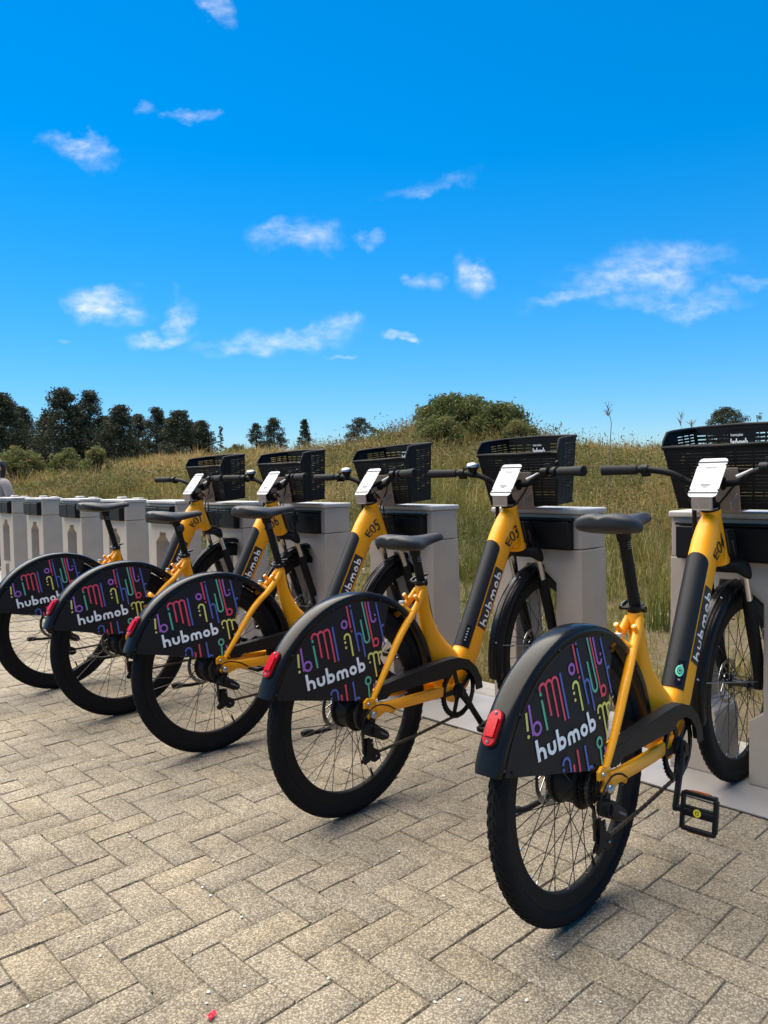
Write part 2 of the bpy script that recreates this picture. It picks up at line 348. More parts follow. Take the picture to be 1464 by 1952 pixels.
# ---- paving
pm, t, b = node_mat('concrete_paver')
geo = t.nodes.new('ShaderNodeNewGeometry'); oi = t.nodes.new('ShaderNodeObjectInfo'); at = t.nodes.new('ShaderNodeAttribute'); at.attribute_name = 'rnd'
ad = t.nodes.new('ShaderNodeMath'); ad.operation = 'ADD'; t.links.new(oi.outputs['Random'], ad.inputs[0]); t.links.new(at.outputs['Fac'], ad.inputs[1])
fr = t.nodes.new('ShaderNodeMath'); fr.operation = 'FRACT'; t.links.new(ad.outputs[0], fr.inputs[0])
tint = ramp(fr.outputs[0], [(0, (.288, .252, .190)), (.3, (.298, .260, .195)), (.6, (.290, .256, .198)), (.85, (.310, .264, .186)), (1, (.276, .245, .190))])
agg = t.nodes.new('ShaderNodeTexVoronoi'); agg.inputs['Scale'].default_value = 210; t.links.new(geo.outputs['Position'], agg.inputs['Vector'])
agr = ramp(agg.outputs['Distance'], [(0.0, (1.18, 1.17, 1.15)), (.32, (1.02, 1.0, .98)), (.62, (.55, .52, .48))])
aggc = t.nodes.new('ShaderNodeSeparateColor'); t.links.new(agg.outputs['Color'], aggc.inputs[0])
agv = t.nodes.new('ShaderNodeMapRange'); t.links.new(aggc.outputs[0], agv.inputs[0]); agv.inputs[3].default_value = .62; agv.inputs[4].default_value = 1.3
big = tn(3.2, 6, .6); bigr = t.nodes.new('ShaderNodeMapRange'); t.links.new(big.outputs['Fac'], bigr.inputs[0]); bigr.inputs[1].default_value = .3; bigr.inputs[2].default_value = .7; bigr.inputs[3].default_value = .78; bigr.inputs[4].default_value = 1.14
mid = tn(38, 4, .7); midr = t.nodes.new('ShaderNodeMapRange'); t.links.new(mid.outputs['Fac'], midr.inputs[0]); midr.inputs[1].default_value = .3; midr.inputs[2].default_value = .7; midr.inputs[3].default_value = .84; midr.inputs[4].default_value = 1.12
def vmul(a, b_, sc=False):
    q = t.nodes.new('ShaderNodeVectorMath'); q.operation = 'SCALE' if sc else 'MULTIPLY'; t.links.new(a, q.inputs[0]); t.links.new(b_, q.inputs['Scale' if sc else 1]); return q.outputs[0]
c_ = vmul(tint.outputs[0], agr.outputs[0]); c_ = vmul(c_, agv.outputs[0], True); c_ = vmul(c_, bigr.outputs[0], True); c_ = vmul(c_, midr.outputs[0], True)
pit = tn(130, 2, .5); pitr = ramp(pit.outputs['Fac'], [(.27, (.22, .2, .18)), (.34, (1, 1, 1))]); c_ = vmul(c_, pitr.outputs[0])
stn = tn(1.7, 5, .6); stnr = ramp(stn.outputs['Fac'], [(.50, (1, 1, 1)), (.64, (.80, .79, .77)), (.75, (.86, .85, .84))]); c_ = vmul(c_, stnr.outputs[0])
t.links.new(c_, b.inputs['Base Color']); b.inputs['Roughness'].default_value = .9
hsum = t.nodes.new('ShaderNodeMath'); hsum.operation = 'SUBTRACT'; t.links.new(mid.outputs['Fac'], hsum.inputs[0]); t.links.new(agg.outputs['Distance'], hsum.inputs[1])
bp = t.nodes.new('ShaderNodeBump'); bp.inputs['Strength'].default_value = .45; bp.inputs['Distance'].default_value = .003; t.links.new(hsum.outputs[0], bp.inputs['Height']); t.links.new(bp.outputs[0], b.inputs['Normal'])
PAVER = pm
jm = mat('joint_sand', (.125, .105, .078), .95, noise_amt=.4, noise_scale=60, bump=.6, bump_scale=250)
def paver_variant(seed):
    rg = np.random.default_rng(seed); hx, hy = .0989, .0489; pts = []
    for a, b_ in ((-1, -1), (-.35, -1), (.35, -1), (1, -1), (1, 0), (1, 1), (.35, 1), (-.35, 1), (-1, 1), (-1, 0)):
        pts.append((a * hx + rg.normal(0, .0011), b_ * hy + rg.normal(0, .0011)))
    V = []; k = len(pts)
    for inset, z in ((.0026, 0.0), (0.0, -.0032), (-.0002, -.016)):
        for x, y in pts:
            V.append((x - math.copysign(inset, x) * (1 if abs(x) > .05 else 0), y - math.copysign(inset, y) * (1 if abs(y) > .02 else 0), z + (rg.normal(0, .0007) if z == 0 else 0)))
    F = [tuple(range(k))]
    for r_ in range(2):
        for i in range(k): F.append((r_ * k + i, (r_ + 1) * k + i, (r_ + 1) * k + (i + 1) % k, r_ * k + (i + 1) % k))
    return V, F
VAR = [paver_variant(s_) for s_ in range(8)]
pav = empty('pavement'); pav['kind'] = 'structure'; pav['label'] = 'herringbone paving of beige concrete blocks'
VM = []
for V, F in VAR:
    me = bpy.data.meshes.new('paver'); me.from_pydata(V, [], F); me.materials.append(PAVER); me.shade_smooth(); me.set_sharp_from_angle(angle=R(50)); VM.append(me)
bricks = []
A0, B0 = 1.02, -1.455           # origin of the bond in (away, along -row) metres
for i in range(-45, 24):
    for j in range(-190, 70):
        k = (i - j) % 4
        if k == 0: a, b_, rot = i + 1.0, j + .5, 0.0
        elif k == 3: a, b_, rot = i + .5, j + 1.0, math.pi / 2
        else: continue
        an, bs = A0 + a * .1, B0 + b_ * .1
        if an > 2.88 or an < -2.6: continue
        x, y = sn(-bs, an); d = math.hypot(x, y)
        if y < -1.5 and d > 3: continue
        bricks.append((d if (y > .9 and abs(x) < .62 * y + .25) else 1e3 + d, x, y, rot + math.atan2(ND[1], ND[0])))
bricks.sort()
def brick_tf(bx):
    return (bx[1], bx[2], RNG.normal(0, .0007)), (RNG.normal(0, .0025), RNG.normal(0, .0035), bx[3] + RNG.normal(0, .006) + (math.pi if random.random() < .5 else 0))
for bx in bricks[:300]:
    o = bpy.data.objects.new('paver', random.choice(VM)); COL.objects.link(o); o.location, o.rotation_euler = brick_tf(bx); o.parent = pav
AV = []; AF = []; AR = []; off = 0
for bx in bricks[300:]:
    V, F = random.choice(VAR); loc, rot = brick_tf(bx); c, s_ = math.cos(rot[2]), math.sin(rot[2]); rr = random.random()
    for x, y, z in V: AV.append((c * x - s_ * y + loc[0], s_ * x + c * y + loc[1], z + loc[2] + rot[0] * y - rot[1] * x))
    for f in F: AF.append(tuple(q + off for q in f)); AR.append(rr)
    off += len(V)
me = bpy.data.meshes.new('distant_pavers'); me.from_pydata(AV, [], AF); me.materials.append(PAVER); a_ = me.attributes.new('rnd', 'FLOAT', 'FACE'); a_.data.foreach_set('value', AR); me.shade_smooth(); me.set_sharp_from_angle(angle=R(50))
o = bpy.data.objects.new('distant_pavers', me); COL.objects.link(o); o.parent = pav; o['kind'] = 'stuff'
m = MB(); c4 = [sn(-8, -3), sn(22, -3), sn(22, 3.125), sn(-8, 3.125)]; m.add([(x, y, -.0048) for x, y in c4] + [(x, y, -.3) for x, y in c4], [(0, 1, 2, 3), (7, 6, 5, 4), (0, 4, 5, 1), (1, 5, 6, 2), (2, 6, 7, 3), (3, 7, 4, 0)]); o = m.build('joint_sand_bed', jm, pav, smooth=False)
# kerb behind the docks
km = mat('kerb_concrete', (.30, .275, .235), .9, noise_amt=.25, noise_scale=25, bump=.5, bump_scale=180)
kb = empty('kerb'); kb['kind'] = 'structure'; kb['label'] = 'concrete kerb between the docking row and the grass'
m = MB(); m.box(-.497, .497, -.095, .095, -.25, .012); k0 = m.build('kerb_stone', km, kb, bevel=.008)
for i in range(-4, 21):
    o = k0 if i == -4 else k0.copy()
    if i != -4: COL.objects.link(o); o.parent = kb
    x, y = sn(.4 + i, 3.025); o.location = (x, y, RNG.normal(0, .002)); o.rotation_euler = (0, 0, ROW)
# ---- docks
DOCK = mat('dock_powder_coat', (.42, .352, .285), .42, noise_amt=.10, noise_scale=4, rough_var=.06)
CAPM = mat('dock_cap', (.46, .435, .41), .42, noise_amt=.10, noise_scale=7, rough_var=.08)
PLATE = mat('base_plate_paint', (.30, .28, .262), .45, noise_amt=.12, noise_scale=5, rough_var=.08)
pl = MB(); pl.box(-4.0, 15.0, -.227, .227, .0035, .0105); o = pl.build('base_plate', PLATE, None, bevel=.0015); x, y = sn(0, 2.703); o.location = (x, y, 0); o.rotation_euler = (0, 0, ROW)
tag(o, 'long pale grey metal base plate under the docking stations', 'base plate')
def make_dock():
    """local x along the row (left in the photo), y into the row, z up; origin at the middle of the front face"""
    r_ = empty('docking_station'); hw = .225
    def taper(x, y, z): return (x * (1.012 - .012 * z / .8), y + (-.022 * z / .93 if y > .1 else 0), z)
    slot = [(.057, .0108), (.057, .215), (.062, .238), (.103, .268), (.103, .645), (.046, .690), (.043, .718), (-.043, .718), (-.046, .690), (-.103, .645), (-.103, .268), (-.062, .238), (-.057, .215), (-.057, .0108)]
    m = MB(); m.prism([(hw, .0108)] + [(hw, .787), (-hw, .787), (-hw, .0108)] + slot[::-1], 0, .208, fn=taper); m.build('body', DOCK, r_, smooth=False, bevel=.004, seg=2)
    m = MB(); m.prism([(hw - .002, .7905), (hw - .002, .932), (-hw + .002, .932), (-hw + .002, .7905)], .003, .206, fn=taper); m.build('head', DOCK, r_, smooth=False, bevel=.004)
    m = MB(); m.box(-hw - .004, hw + .004, -.012, .196, .9335, .957); m.build('top_cap', CAPM, r_, smooth=False, bevel=.007, seg=3)
    for s_ in (-1, 1):
        m = MB(); xa, xb = sorted((s_ * .004, s_ * .187)); m.prism([(-.040, .905), (.01, .905), (.01, .792), (-.030, .786), (-.040, .80)], xa, xb); m.v = [(y, x, z) for x, y, z in m.v]; m.build('lock_box', BLK, r_, bevel=.004)
    m = MB(); m.box(-.192, .192, -.034, .004, .9075, .918); m.build('lock_cover', BLK, r_, bevel=.002)
    for s_ in (-1, 1):
        m = MB(); m.box(s_ * .225 - .004 * s_ - .004, s_ * .225 - .004 * s_ + .004, .03, .17, -.5, -.499) if False else m.box(s_ * .20 - .012, s_ * .20 + .012, -.03, -.006, .0108, .0148); m.tube([(s_ * .20, -.018, .014), (s_ * .20, -.018, .021)], .007, 6); m.build('floor_bolt', STEEL, r_)
    for s_ in (-1, 1):
        m = MB()
        for yy, zz in ((.03, .76), (.17, .76), (.03, .05), (.17, .05), (.03, .905), (.165, .905)): m.sphere((s_ * (hw + .0005), yy, zz), .0042, 8, 5, (.5, 1, 1))
        m.build('panel_screws', STEEL, r_)
    return r_
DOCKS = [(.85, 'grey docking station at the right edge, holding the E04 bicycle', 0), (1.675, 'grey docking station holding the E03 bicycle', 0), (2.495, 'grey docking station holding the E05 bicycle', 0), (3.315, 'grey docking station holding the bicycle between E05 and E07', 0), (4.15, 'grey docking station holding the E07 bicycle', 0),
         (5.0, 'empty grey docking station just left of the E07 bicycle head tube', 0), (5.83, 'empty grey docking station behind the farthest bicycle saddle', 1), (6.72, 'empty grey docking station third from the left edge', 1), (7.66, 'empty grey docking station second from the left edge', 1), (8.53, 'empty grey docking station cut by the left edge', 1), (9.4, None, 0)]
dk = make_dock()
for i, (s_, lab, latch) in enumerate(DOCKS):
    if lab is None: continue
    o = dk if i == 0 else copy_tree(dk)
    x, y = sn(s_ + .225, 2.70); o.location = (x, y, 0); o.rotation_euler = (0, 0, ROW - math.pi)
    # local x -> -row direction, local y -> away
    o.rotation_euler = (0, 0, math.atan2(-RD[1], -RD[0]))
    tag(o, lab, 'docking station', 'docking stations in the row')
    if latch:
        m = MB(); m.box(-.20, -.12, .12, .18, .9575, .975); m.box(.02, .16, .15, .19, .9575, .968); m.build('cap_latch', CAPM, o, bevel=.006)
# ================================================================ bicycle (x forward, y left, z up; origin where the rear tyre touches the ground)
WR = 0.343; RH = np.array([0, 0, WR]); FH = np.array([1.14, 0, 0.349]); BB = np.array([0.49, 0, 0.308])
HT_T = np.array([0.892, 0, 0.973]); HT_B = np.array([0.958, 0, 0.798]); AX = (HT_T - HT_B) / np.linalg.norm(HT_T - HT_B); FWD = np.array([AX[2], 0, -AX[0]])
FW_PARTS = []            # parts that turn with the handlebar

def tyre_mesh():
    m = MB(); a_ = 0.0225; Rm = WR - a_ - 0.0012
    prof = [(Rm + a_ * math.cos(t), 1.02 * a_ * math.sin(t)) for t in np.linspace(-2.5, 2.5, 19)]
    m.lathe(prof, (0, 0, 0), 72)
    for k in range(76):      # tread blocks
        for row, (yy, wy, hl) in enumerate(((0.0, 0.0048, 0.0088), (0.0085, 0.003, 0.0092), (-0.0085, 0.003, 0.0092), (0.0152, 0.0026, 0.0075), (-0.0152, 0.0026, 0.0075))):
            t = 2 * math.pi * (k + (0.5 if row in (1, 2) else 0.0)) / 76; ph = math.asin(yy / (1.02 * a_))
            rr = Rm + (a_ + 0.0006) * math.cos(ph)
            rad = np.array([math.cos(t), 0, math.sin(t)]); tan = np.array([-math.sin(t), 0, math.cos(t)])
            nrm = rad * math.cos(ph) + np.array([0, 1, 0]) * math.sin(ph); sidev = np.cross(tan, nrm)
            skew = tan + sidev * (0.25 if yy > 0 else (-0.25 if yy < 0 else 0.0)); skew /= np.linalg.norm(skew)
            m.obox(rad * rr + np.array([0, yy, 0]), skew * hl, sidev * wy, nrm * 0.0011)
    return m
def wheel(name, parent, c, rear, front_list=None):
    w = MB()
    w.lathe([(0.263, 0.006), (0.266, 0.0105), (0.285, 0.0135), (0.3015, 0.0150), (0.3035, 0.0125), (0.299, 0.010), (0.292, 0), (0.299, -0.010), (0.3035, -0.0125), (0.3015, -0.0150), (0.285, -0.0135), (0.266, -0.0105), (0.263, -0.006), (0.2625, 0)], (0, 0, 0), 72, closed=True)
    o = w.build(name, MATTE, parent); o.location = c
    global TYRE
    if 'TYRE' not in globals():
        t = tyre_mesh().build('tyre', RUB, o); TYRE = t.data
    else:
        t = bpy.data.objects.new('tyre', TYRE); COL.objects.link(t); t.parent = o
    s = MB(); fl = (0.058, 0.030) if rear else (0.024, 0.032)
    for k in range(36):
        sd_ = 1 if k % 2 else -1; lead = 1 if (k // 2) % 2 else -1
        a = 2 * math.pi * k / 36; b = a + lead * (R(26) if rear else R(62))
        p = (fl[0] * math.cos(b), sd_ * fl[1], fl[0] * math.sin(b)); q = (0.264 * math.cos(a), sd_ * 0.004, 0.264 * math.sin(a))
        s.tube([p, q], 0.00125, 5, caps=False)
        nq = np.array(q); npd = np.array(p) - nq; npd /= np.linalg.norm(npd)
        s.tube([nq - npd * 0.002, nq + npd * 0.012], 0.0021, 5, mi=1)
    s.build('spokes', [DSTEEL, STEEL], o)
    vs_ = MB(); va_ = R(-70); vs_.tube([(0.266 * math.cos(va_), 0, 0.266 * math.sin(va_)), (0.232 * math.cos(va_), 0, 0.232 * math.sin(va_))], .0032, 8); vs_.build('valve', BLK, o)
    h = MB()
    if rear:
        h.lathe([(0.0, 0.062), (0.018, 0.062), (0.024, 0.052), (0.045, 0.05), (0.058, 0.044), (0.064, 0.036), (0.064, 0.027), (0.057, 0.025), (0.055, -0.022), (0.063, -0.025), (0.064, -0.033), (0.05, -0.04), (0.02, -0.042), (0, -0.042)], (0, 0, 0), 40)
        h.build('hub_motor', BLK, o)
        c_ = MB()
        for i in range(7):
            r_ = 0.053 - 0.0042 * i; y = -0.043 - 0.0048 * i; n = int(30 - 2.4 * i); prof = []
            for k in range(n * 4):
                rr = r_ + (0.003 if k % 4 < 2 else -0.001); a = 2 * math.pi * k / (n * 4); prof.append((rr * math.cos(a), rr * math.sin(a)))
            c_.prism(prof, y, y - 0.0019)
        c_.lathe([(0, -0.08), (0.019, -0.08), (0.02, -0.04)], (0, 0, 0), 16)
        c_.build('cassette', CHAINM, o, smooth=False)
    else:
        h.lathe([(0, 0.052), (0.009, 0.052), (0.011, 0.036), (0.024, 0.034), (0.024, 0.029), (0.014, 0.024), (0.013, -0.024), (0.024, -0.029), (0.024, -0.034), (0.011, -0.036), (0.009, -0.052), (0, -0.052)], (0, 0, 0), 20)
        h.build('hub', DSTEEL, o)
    d = MB(); yd = 0.060 if rear else 0.044
    for ra, rb in ((0.066, 0.080), (0.028, 0.036)):
        d.lathe([(ra, yd), (rb, yd), (rb, yd + 0.002), (ra, yd + 0.002)], (0, 0, 0), 48, closed=True)
    for k in range(12):
        a = 2 * math.pi * k / 12; b = a + 0.5
        d.bar((0.034 * math.cos(a), yd + 0.001, 0.034 * math.sin(a)), (0.068 * math.cos(b), yd + 0.001, 0.068 * math.sin(b)), 0.004, 0.0018, up=(0, 1, 0))
    d.build('brake_disc', STEEL, o)
    return o
def fender_sweep(m, c, prof, a0, a1, n, endround=0.0):
    """closed profile of (y, radius) swept about the hub c from angle a0 to a1"""
    rings = []; rmid = sum(r_ for _, r_ in prof) / len(prof); rmax = max(r_ for _, r_ in prof)
    for i in range(n + 1):
        t = i / n; a = R(a0 + (a1 - a0) * t); ring = []
        e = min(t, 1 - t) * abs(R(a1 - a0)) * 0.37
        for y, r_ in prof:
            sq = 1.0
            if endround and e < endround: sq = 0.72 + 0.28 * math.sqrt(max(0, 1 - (1 - e / endround) ** 2))
            rr = rmax - (rmax - r_) * (sq if sq < 1 else 1)
            ring.append((c[0] + rr * math.cos(a), y * (sq * 0.5 + 0.5 if sq < 1 else 1), c[2] + rr * math.sin(a)))
        rings.append(ring)
    m.loft(rings)
def uprof(hw, rtop, skirt, th=0.0022):
    half = [(hw, rtop - skirt), (hw, rtop - 0.016), (hw * 0.93, rtop - 0.0085), (hw * 0.78, rtop - 0.0035), (hw * 0.45, rtop - 0.0008), (0, rtop)]
    outer = half + [(-y, r_) for y, r_ in half[-2::-1]]
    inner = [(y * (1 - th / hw), r_ - (th if abs(y) < hw * 0.95 else 0)) for y, r_ in outer[::-1]]
    return outer + inner
def panel_y(x, z):
    r_ = math.hypot(x, z - WR); return -0.0372 - 0.045 * (1 - min(1.02, r_ / 0.357))
ART_TH = R(8.3); E1 = np.array([0.993, -0.117]); 
def art_xz(u, v):
    """print coordinates (m, turned by 8.3 deg in the panel) -> bike x, z"""
    a = u * math.cos(ART_TH) - v * math.sin(ART_TH); b = u * math.sin(ART_TH) + v * math.cos(ART_TH)
    # panel plane basis e1=(.993,-.117,0), e2=(.014,.116,.993); origin term cancels for x,z
    return 0.993 * a + 0.014 * (b - PL0[1]) + 0.014 * PL0[1] + PLX, 0.993 * b + PLZ
PL0 = (0, 0)
_n = np.array([0.116, 0.986, -0.117]); _p = np.array([0, -0.131, 0]); _off = _n * np.dot(_p, _n)
PLX, PLZ = _off[0], _off[2]
def art_print():
    S = []
    q = 0.001
    def st(pts, w, c): S.append((ribbon([(a * q, b * q) for a, b in pts], w * q), c))
    def dot(u, v, r_, c): S.append((disc(u * q, v * q, r_ * q), c))
    W5 = 6.8
    st([(-170.5, 596), (-175.3, 556)], W5, PY); dot(-175.8, 543.5, 4.3, PY)
    st([(-157.8, 610), (-159.8, 540)], W5, PP_); st(arc(-143.7, 550.5, 13.2, 0, 360, 26), W5, PP_)
    dot(-111.5, 617, 4.3, PG); st([(-111.4, 604), (-110.3, 534)], W5, PG)
    st([(-112.6, 622)] + arc(-100.4, 625, 12.2, 175, 0) + [(-88.2, 559)], W5, PR); st([(-88.2, 612)] + arc(-76.4, 625, 11.8, 165, 0) + [(-64.7, 547.5)], W5, PR); st([(-64.7, 612)] + arc(-53.4, 625, 11.3, 165, 0) + [(-42.2, 530.5)], W5, PR)
    st([(-27.9, 639), (-28.3, 529.5)], W5, PB)
    st(arc(20.9, 631.3, 11.0, 0, 360, 26), W5, PP_); st([(44.4, 684), (44, 613)], W5, PR); dot(45.2, 603, 4.0, PR)
    st([(58.6, 684), (61.0, 531)], W5, PB); st([(60.5, 560)] + arc(71.8, 576, 11.3, 175, 0) + [(82.6, 507)], W5, PB)
    st([(10.4, 586)] + arc(22.4, 587.5, 11.8, 175, 0) + [(32.6, 526.5)], W5, PY); dot(10.6, 576.5, 4.2, PY); dot(10.2, 559.8, 4.2, PY)
    st([(91.6, 626)] + arc(104, 560, 11.8, 180, 360) + [(111.8, 679)], W5, PG)
    st([(125, 676), (128.2, 524)], W5, PR); st(arc(141, 537, 11.8, 0, 360, 26), W5, PR)
    st([(138.8, 672), (138.4, 618)] + arc(149.6, 613.5, 11.0, 180, 350), W5, PP_); dot(159.8, 622.5, 4.0, PP_)
    st([(174, 659), (179, 514)], W5, PB); st([(176.6, 556)] + arc(187.5, 569, 11, 175, 60), W5, PB)
    st([(94.6, 495)] + arc(106.3, 498, 11.8, 172, 0) + [(115.6, 430)], W5, PY); st([(117.8, 486)] + arc(129, 496, 11.2, 160, 0) + [(139.8, 462)], W5, PY); st([(139.9, 482)] + arc(149.6, 491, 9.8, 160, 25), W5, PY); dot(97, 484, 4.0, PY)
    st(arc(73.8, 431.2, 11.3, 0, 360, 26), W5, PG); st([(72, 419.5), (65.8, 378)], W5, PG)
    st([(94.6, 413), (92.3, 398)], W5, PP_)
    st([(-79.8, 437)] + arc(-67.0, 437, 12.4, 175, 0) + [(-55.3, 413)], W5, PB); dot(-80.4, 427, 4.0, PB)
    st([(-42.4, 426), (-42.9, 408)], W5, PR); st([(-20.6, 452), (-23.2, 400)], W5, PR)
    st([(10.2, 450), (8.1, 389)], W5, PB); st([(8.2, 391)] + arc(17.2, 386, 9, 140, 20), W5, PB)
    ws, adv = logo_word(0.0505); sc = 0.2335 / adv
    for pts, w in ws:
        S.append((ribbon([(-0.1602 + a * sc, 0.4785 + b * 0.985 - 0.054 * a * sc) for a, b in pts], w * 0.96), WHITE))
    m = MB(); ml = []; lift = 0.0013
    for i, ((V, F), c) in enumerate(S):
        if c not in ml: ml.append(c)
        W_ = []
        for u, v in V:
            x, z = art_xz(u, v); W_.append((x, panel_y(x, z) - lift - 0.00003 * i, z))
        m.add(W_, F, ml.index(c))
    return m, ml
def side_panel(sign):
    th = np.linspace(R(161.6), R(67.5), 40); inner = [(-0.341, 0.455), (-0.026, 0.391), (-0.001, 0.393), (0.037, 0.435), (0.077, 0.522), (0.112, 0.604), (0.134, 0.663)]
    top = []; bot = []; g = MB(); rows = []
    for t in th:
        d = np.array([math.cos(t), math.sin(t)]); rin = 0.357
        for a, b in zip(inner[:-1], inner[1:]):
            a_ = np.array([a[0], a[1] - WR]); b_ = np.array([b[0], b[1] - WR]); e = b_ - a_; M_ = np.array([[d[0], -e[0]], [d[1], -e[1]]])
            if abs(np.linalg.det(M_)) < 1e-9: continue
            k, l = np.linalg.solve(M_, a_)
            if -1e-6 <= l <= 1 + 1e-6 and k > 0: rin = min(rin, k)
        rows.append([(d[0] * r_, WR + d[1] * r_) for r_ in np.linspace(rin, 0.3575, 7)])
    K = len(rows); o = len(g.v)
    for off in (0.0, 0.0022):
        for r_ in rows:
            for x, z in r_: g.v.append((x, sign * (-panel_y(x, z)) - sign * off, z))
    n = 7
    for lay in (0, 1):
        b0 = lay * K * n
        for i in range(K - 1):
            for j in range(n - 1):
                f = (b0 + i * n + j, b0 + i * n + j + 1, b0 + (i + 1) * n + j + 1, b0 + (i + 1) * n + j); g.f.append(f if lay else f[::-1]); g.m.append(0)
    b1 = K * n
    for i in range(K - 1):
        for j in (0, n - 1): g.f.append((i * n + j, (i + 1) * n + j, b1 + (i + 1) * n + j, b1 + i * n + j)); g.m.append(0)
    for i in (0, K - 1):
        for j in range(n - 1): g.f.append((i * n + j, i * n + j + 1, b1 + i * n + j + 1, b1 + i * n + j)); g.m.append(0)
    return g
def superell(c, e1, e2, a, b, n=28, p=2.6):
    out_ = []
    for k in range(n):
        t = 2 * math.pi * k / n; ct, s_ = math.cos(t), math.sin(t)
        out_.append(np.array(c) + np.array(e1) * a * math.copysign(abs(ct) ** (2 / p), ct) + np.array(e2) * b * math.copysign(abs(s_) ** (2 / p), s_))
    return out_
# down tube: (top x,z) (bottom x,z) half width
DT = [((0.472, 0.372), (0.505, 0.252), .036), ((0.513, 0.415), (0.588, 0.294), .0375), ((0.555, 0.459), (0.651, 0.397), .0375), ((0.769, 0.842), (0.870, 0.791), .0385), ((0.798, 0.890), (0.899, 0.797), .0390), ((0.827, 0.929), (0.926, 0.790), .0385), ((0.852, 0.956), (0.945, 0.786), .0355), ((0.872, 0.969), (0.958, 0.790), .031)]
def dt_section(t, n=28):
    """t: 0..len-1 -> centre, u (towards the rider), v (right side), half depth, half width"""
    i = min(int(t), len(DT) - 2); f = t - i
    lerp = lambda a, b: np.array(a) * (1 - f) + np.array(b) * f
    tp = lerp(DT[i][0], DT[i + 1][0]); bt = lerp(DT[i][1], DT[i + 1][1]); w = DT[i][2] * (1 - f) + DT[i + 1][2] * f
    c = (tp + bt) / 2; u = tp - bt; hd = np.linalg.norm(u) / 2; u = u / (2 * hd)
    return np.array([c[0], 0, c[1]]), np.array([u[0], 0, u[1]]), hd, w
def dt_point(t, ang, grow=0.0, p=2.6):
    """ang 0 = towards rider, 90 = right side (y<0), 180 = underside"""
    c, u, hd, w = dt_section(t); ct, s_ = math.cos(R(ang)), math.sin(R(ang))
    return c + u * (hd + grow) * math.copysign(abs(ct) ** (2 / p), ct) - np.array([0, 1, 0]) * (w + grow) * math.copysign(abs(s_) ** (2 / p), s_)
def on_tube(V, F, t0, t1, ang0, ang1, grow):
    """map unit square (u along tube, v around) of 2d verts onto the down tube"""
    return [dt_point(t0 + (t1 - t0) * a, ang0 + (ang1 - ang0) * b, grow) for a, b in V], F
def ang_len(t, a0, a1, k=24):
    P = [dt_point(t, a0 + (a1 - a0) * i / k) for i in range(k + 1)]; return sum(np.linalg.norm(P[i + 1] - P[i]) for i in range(k))

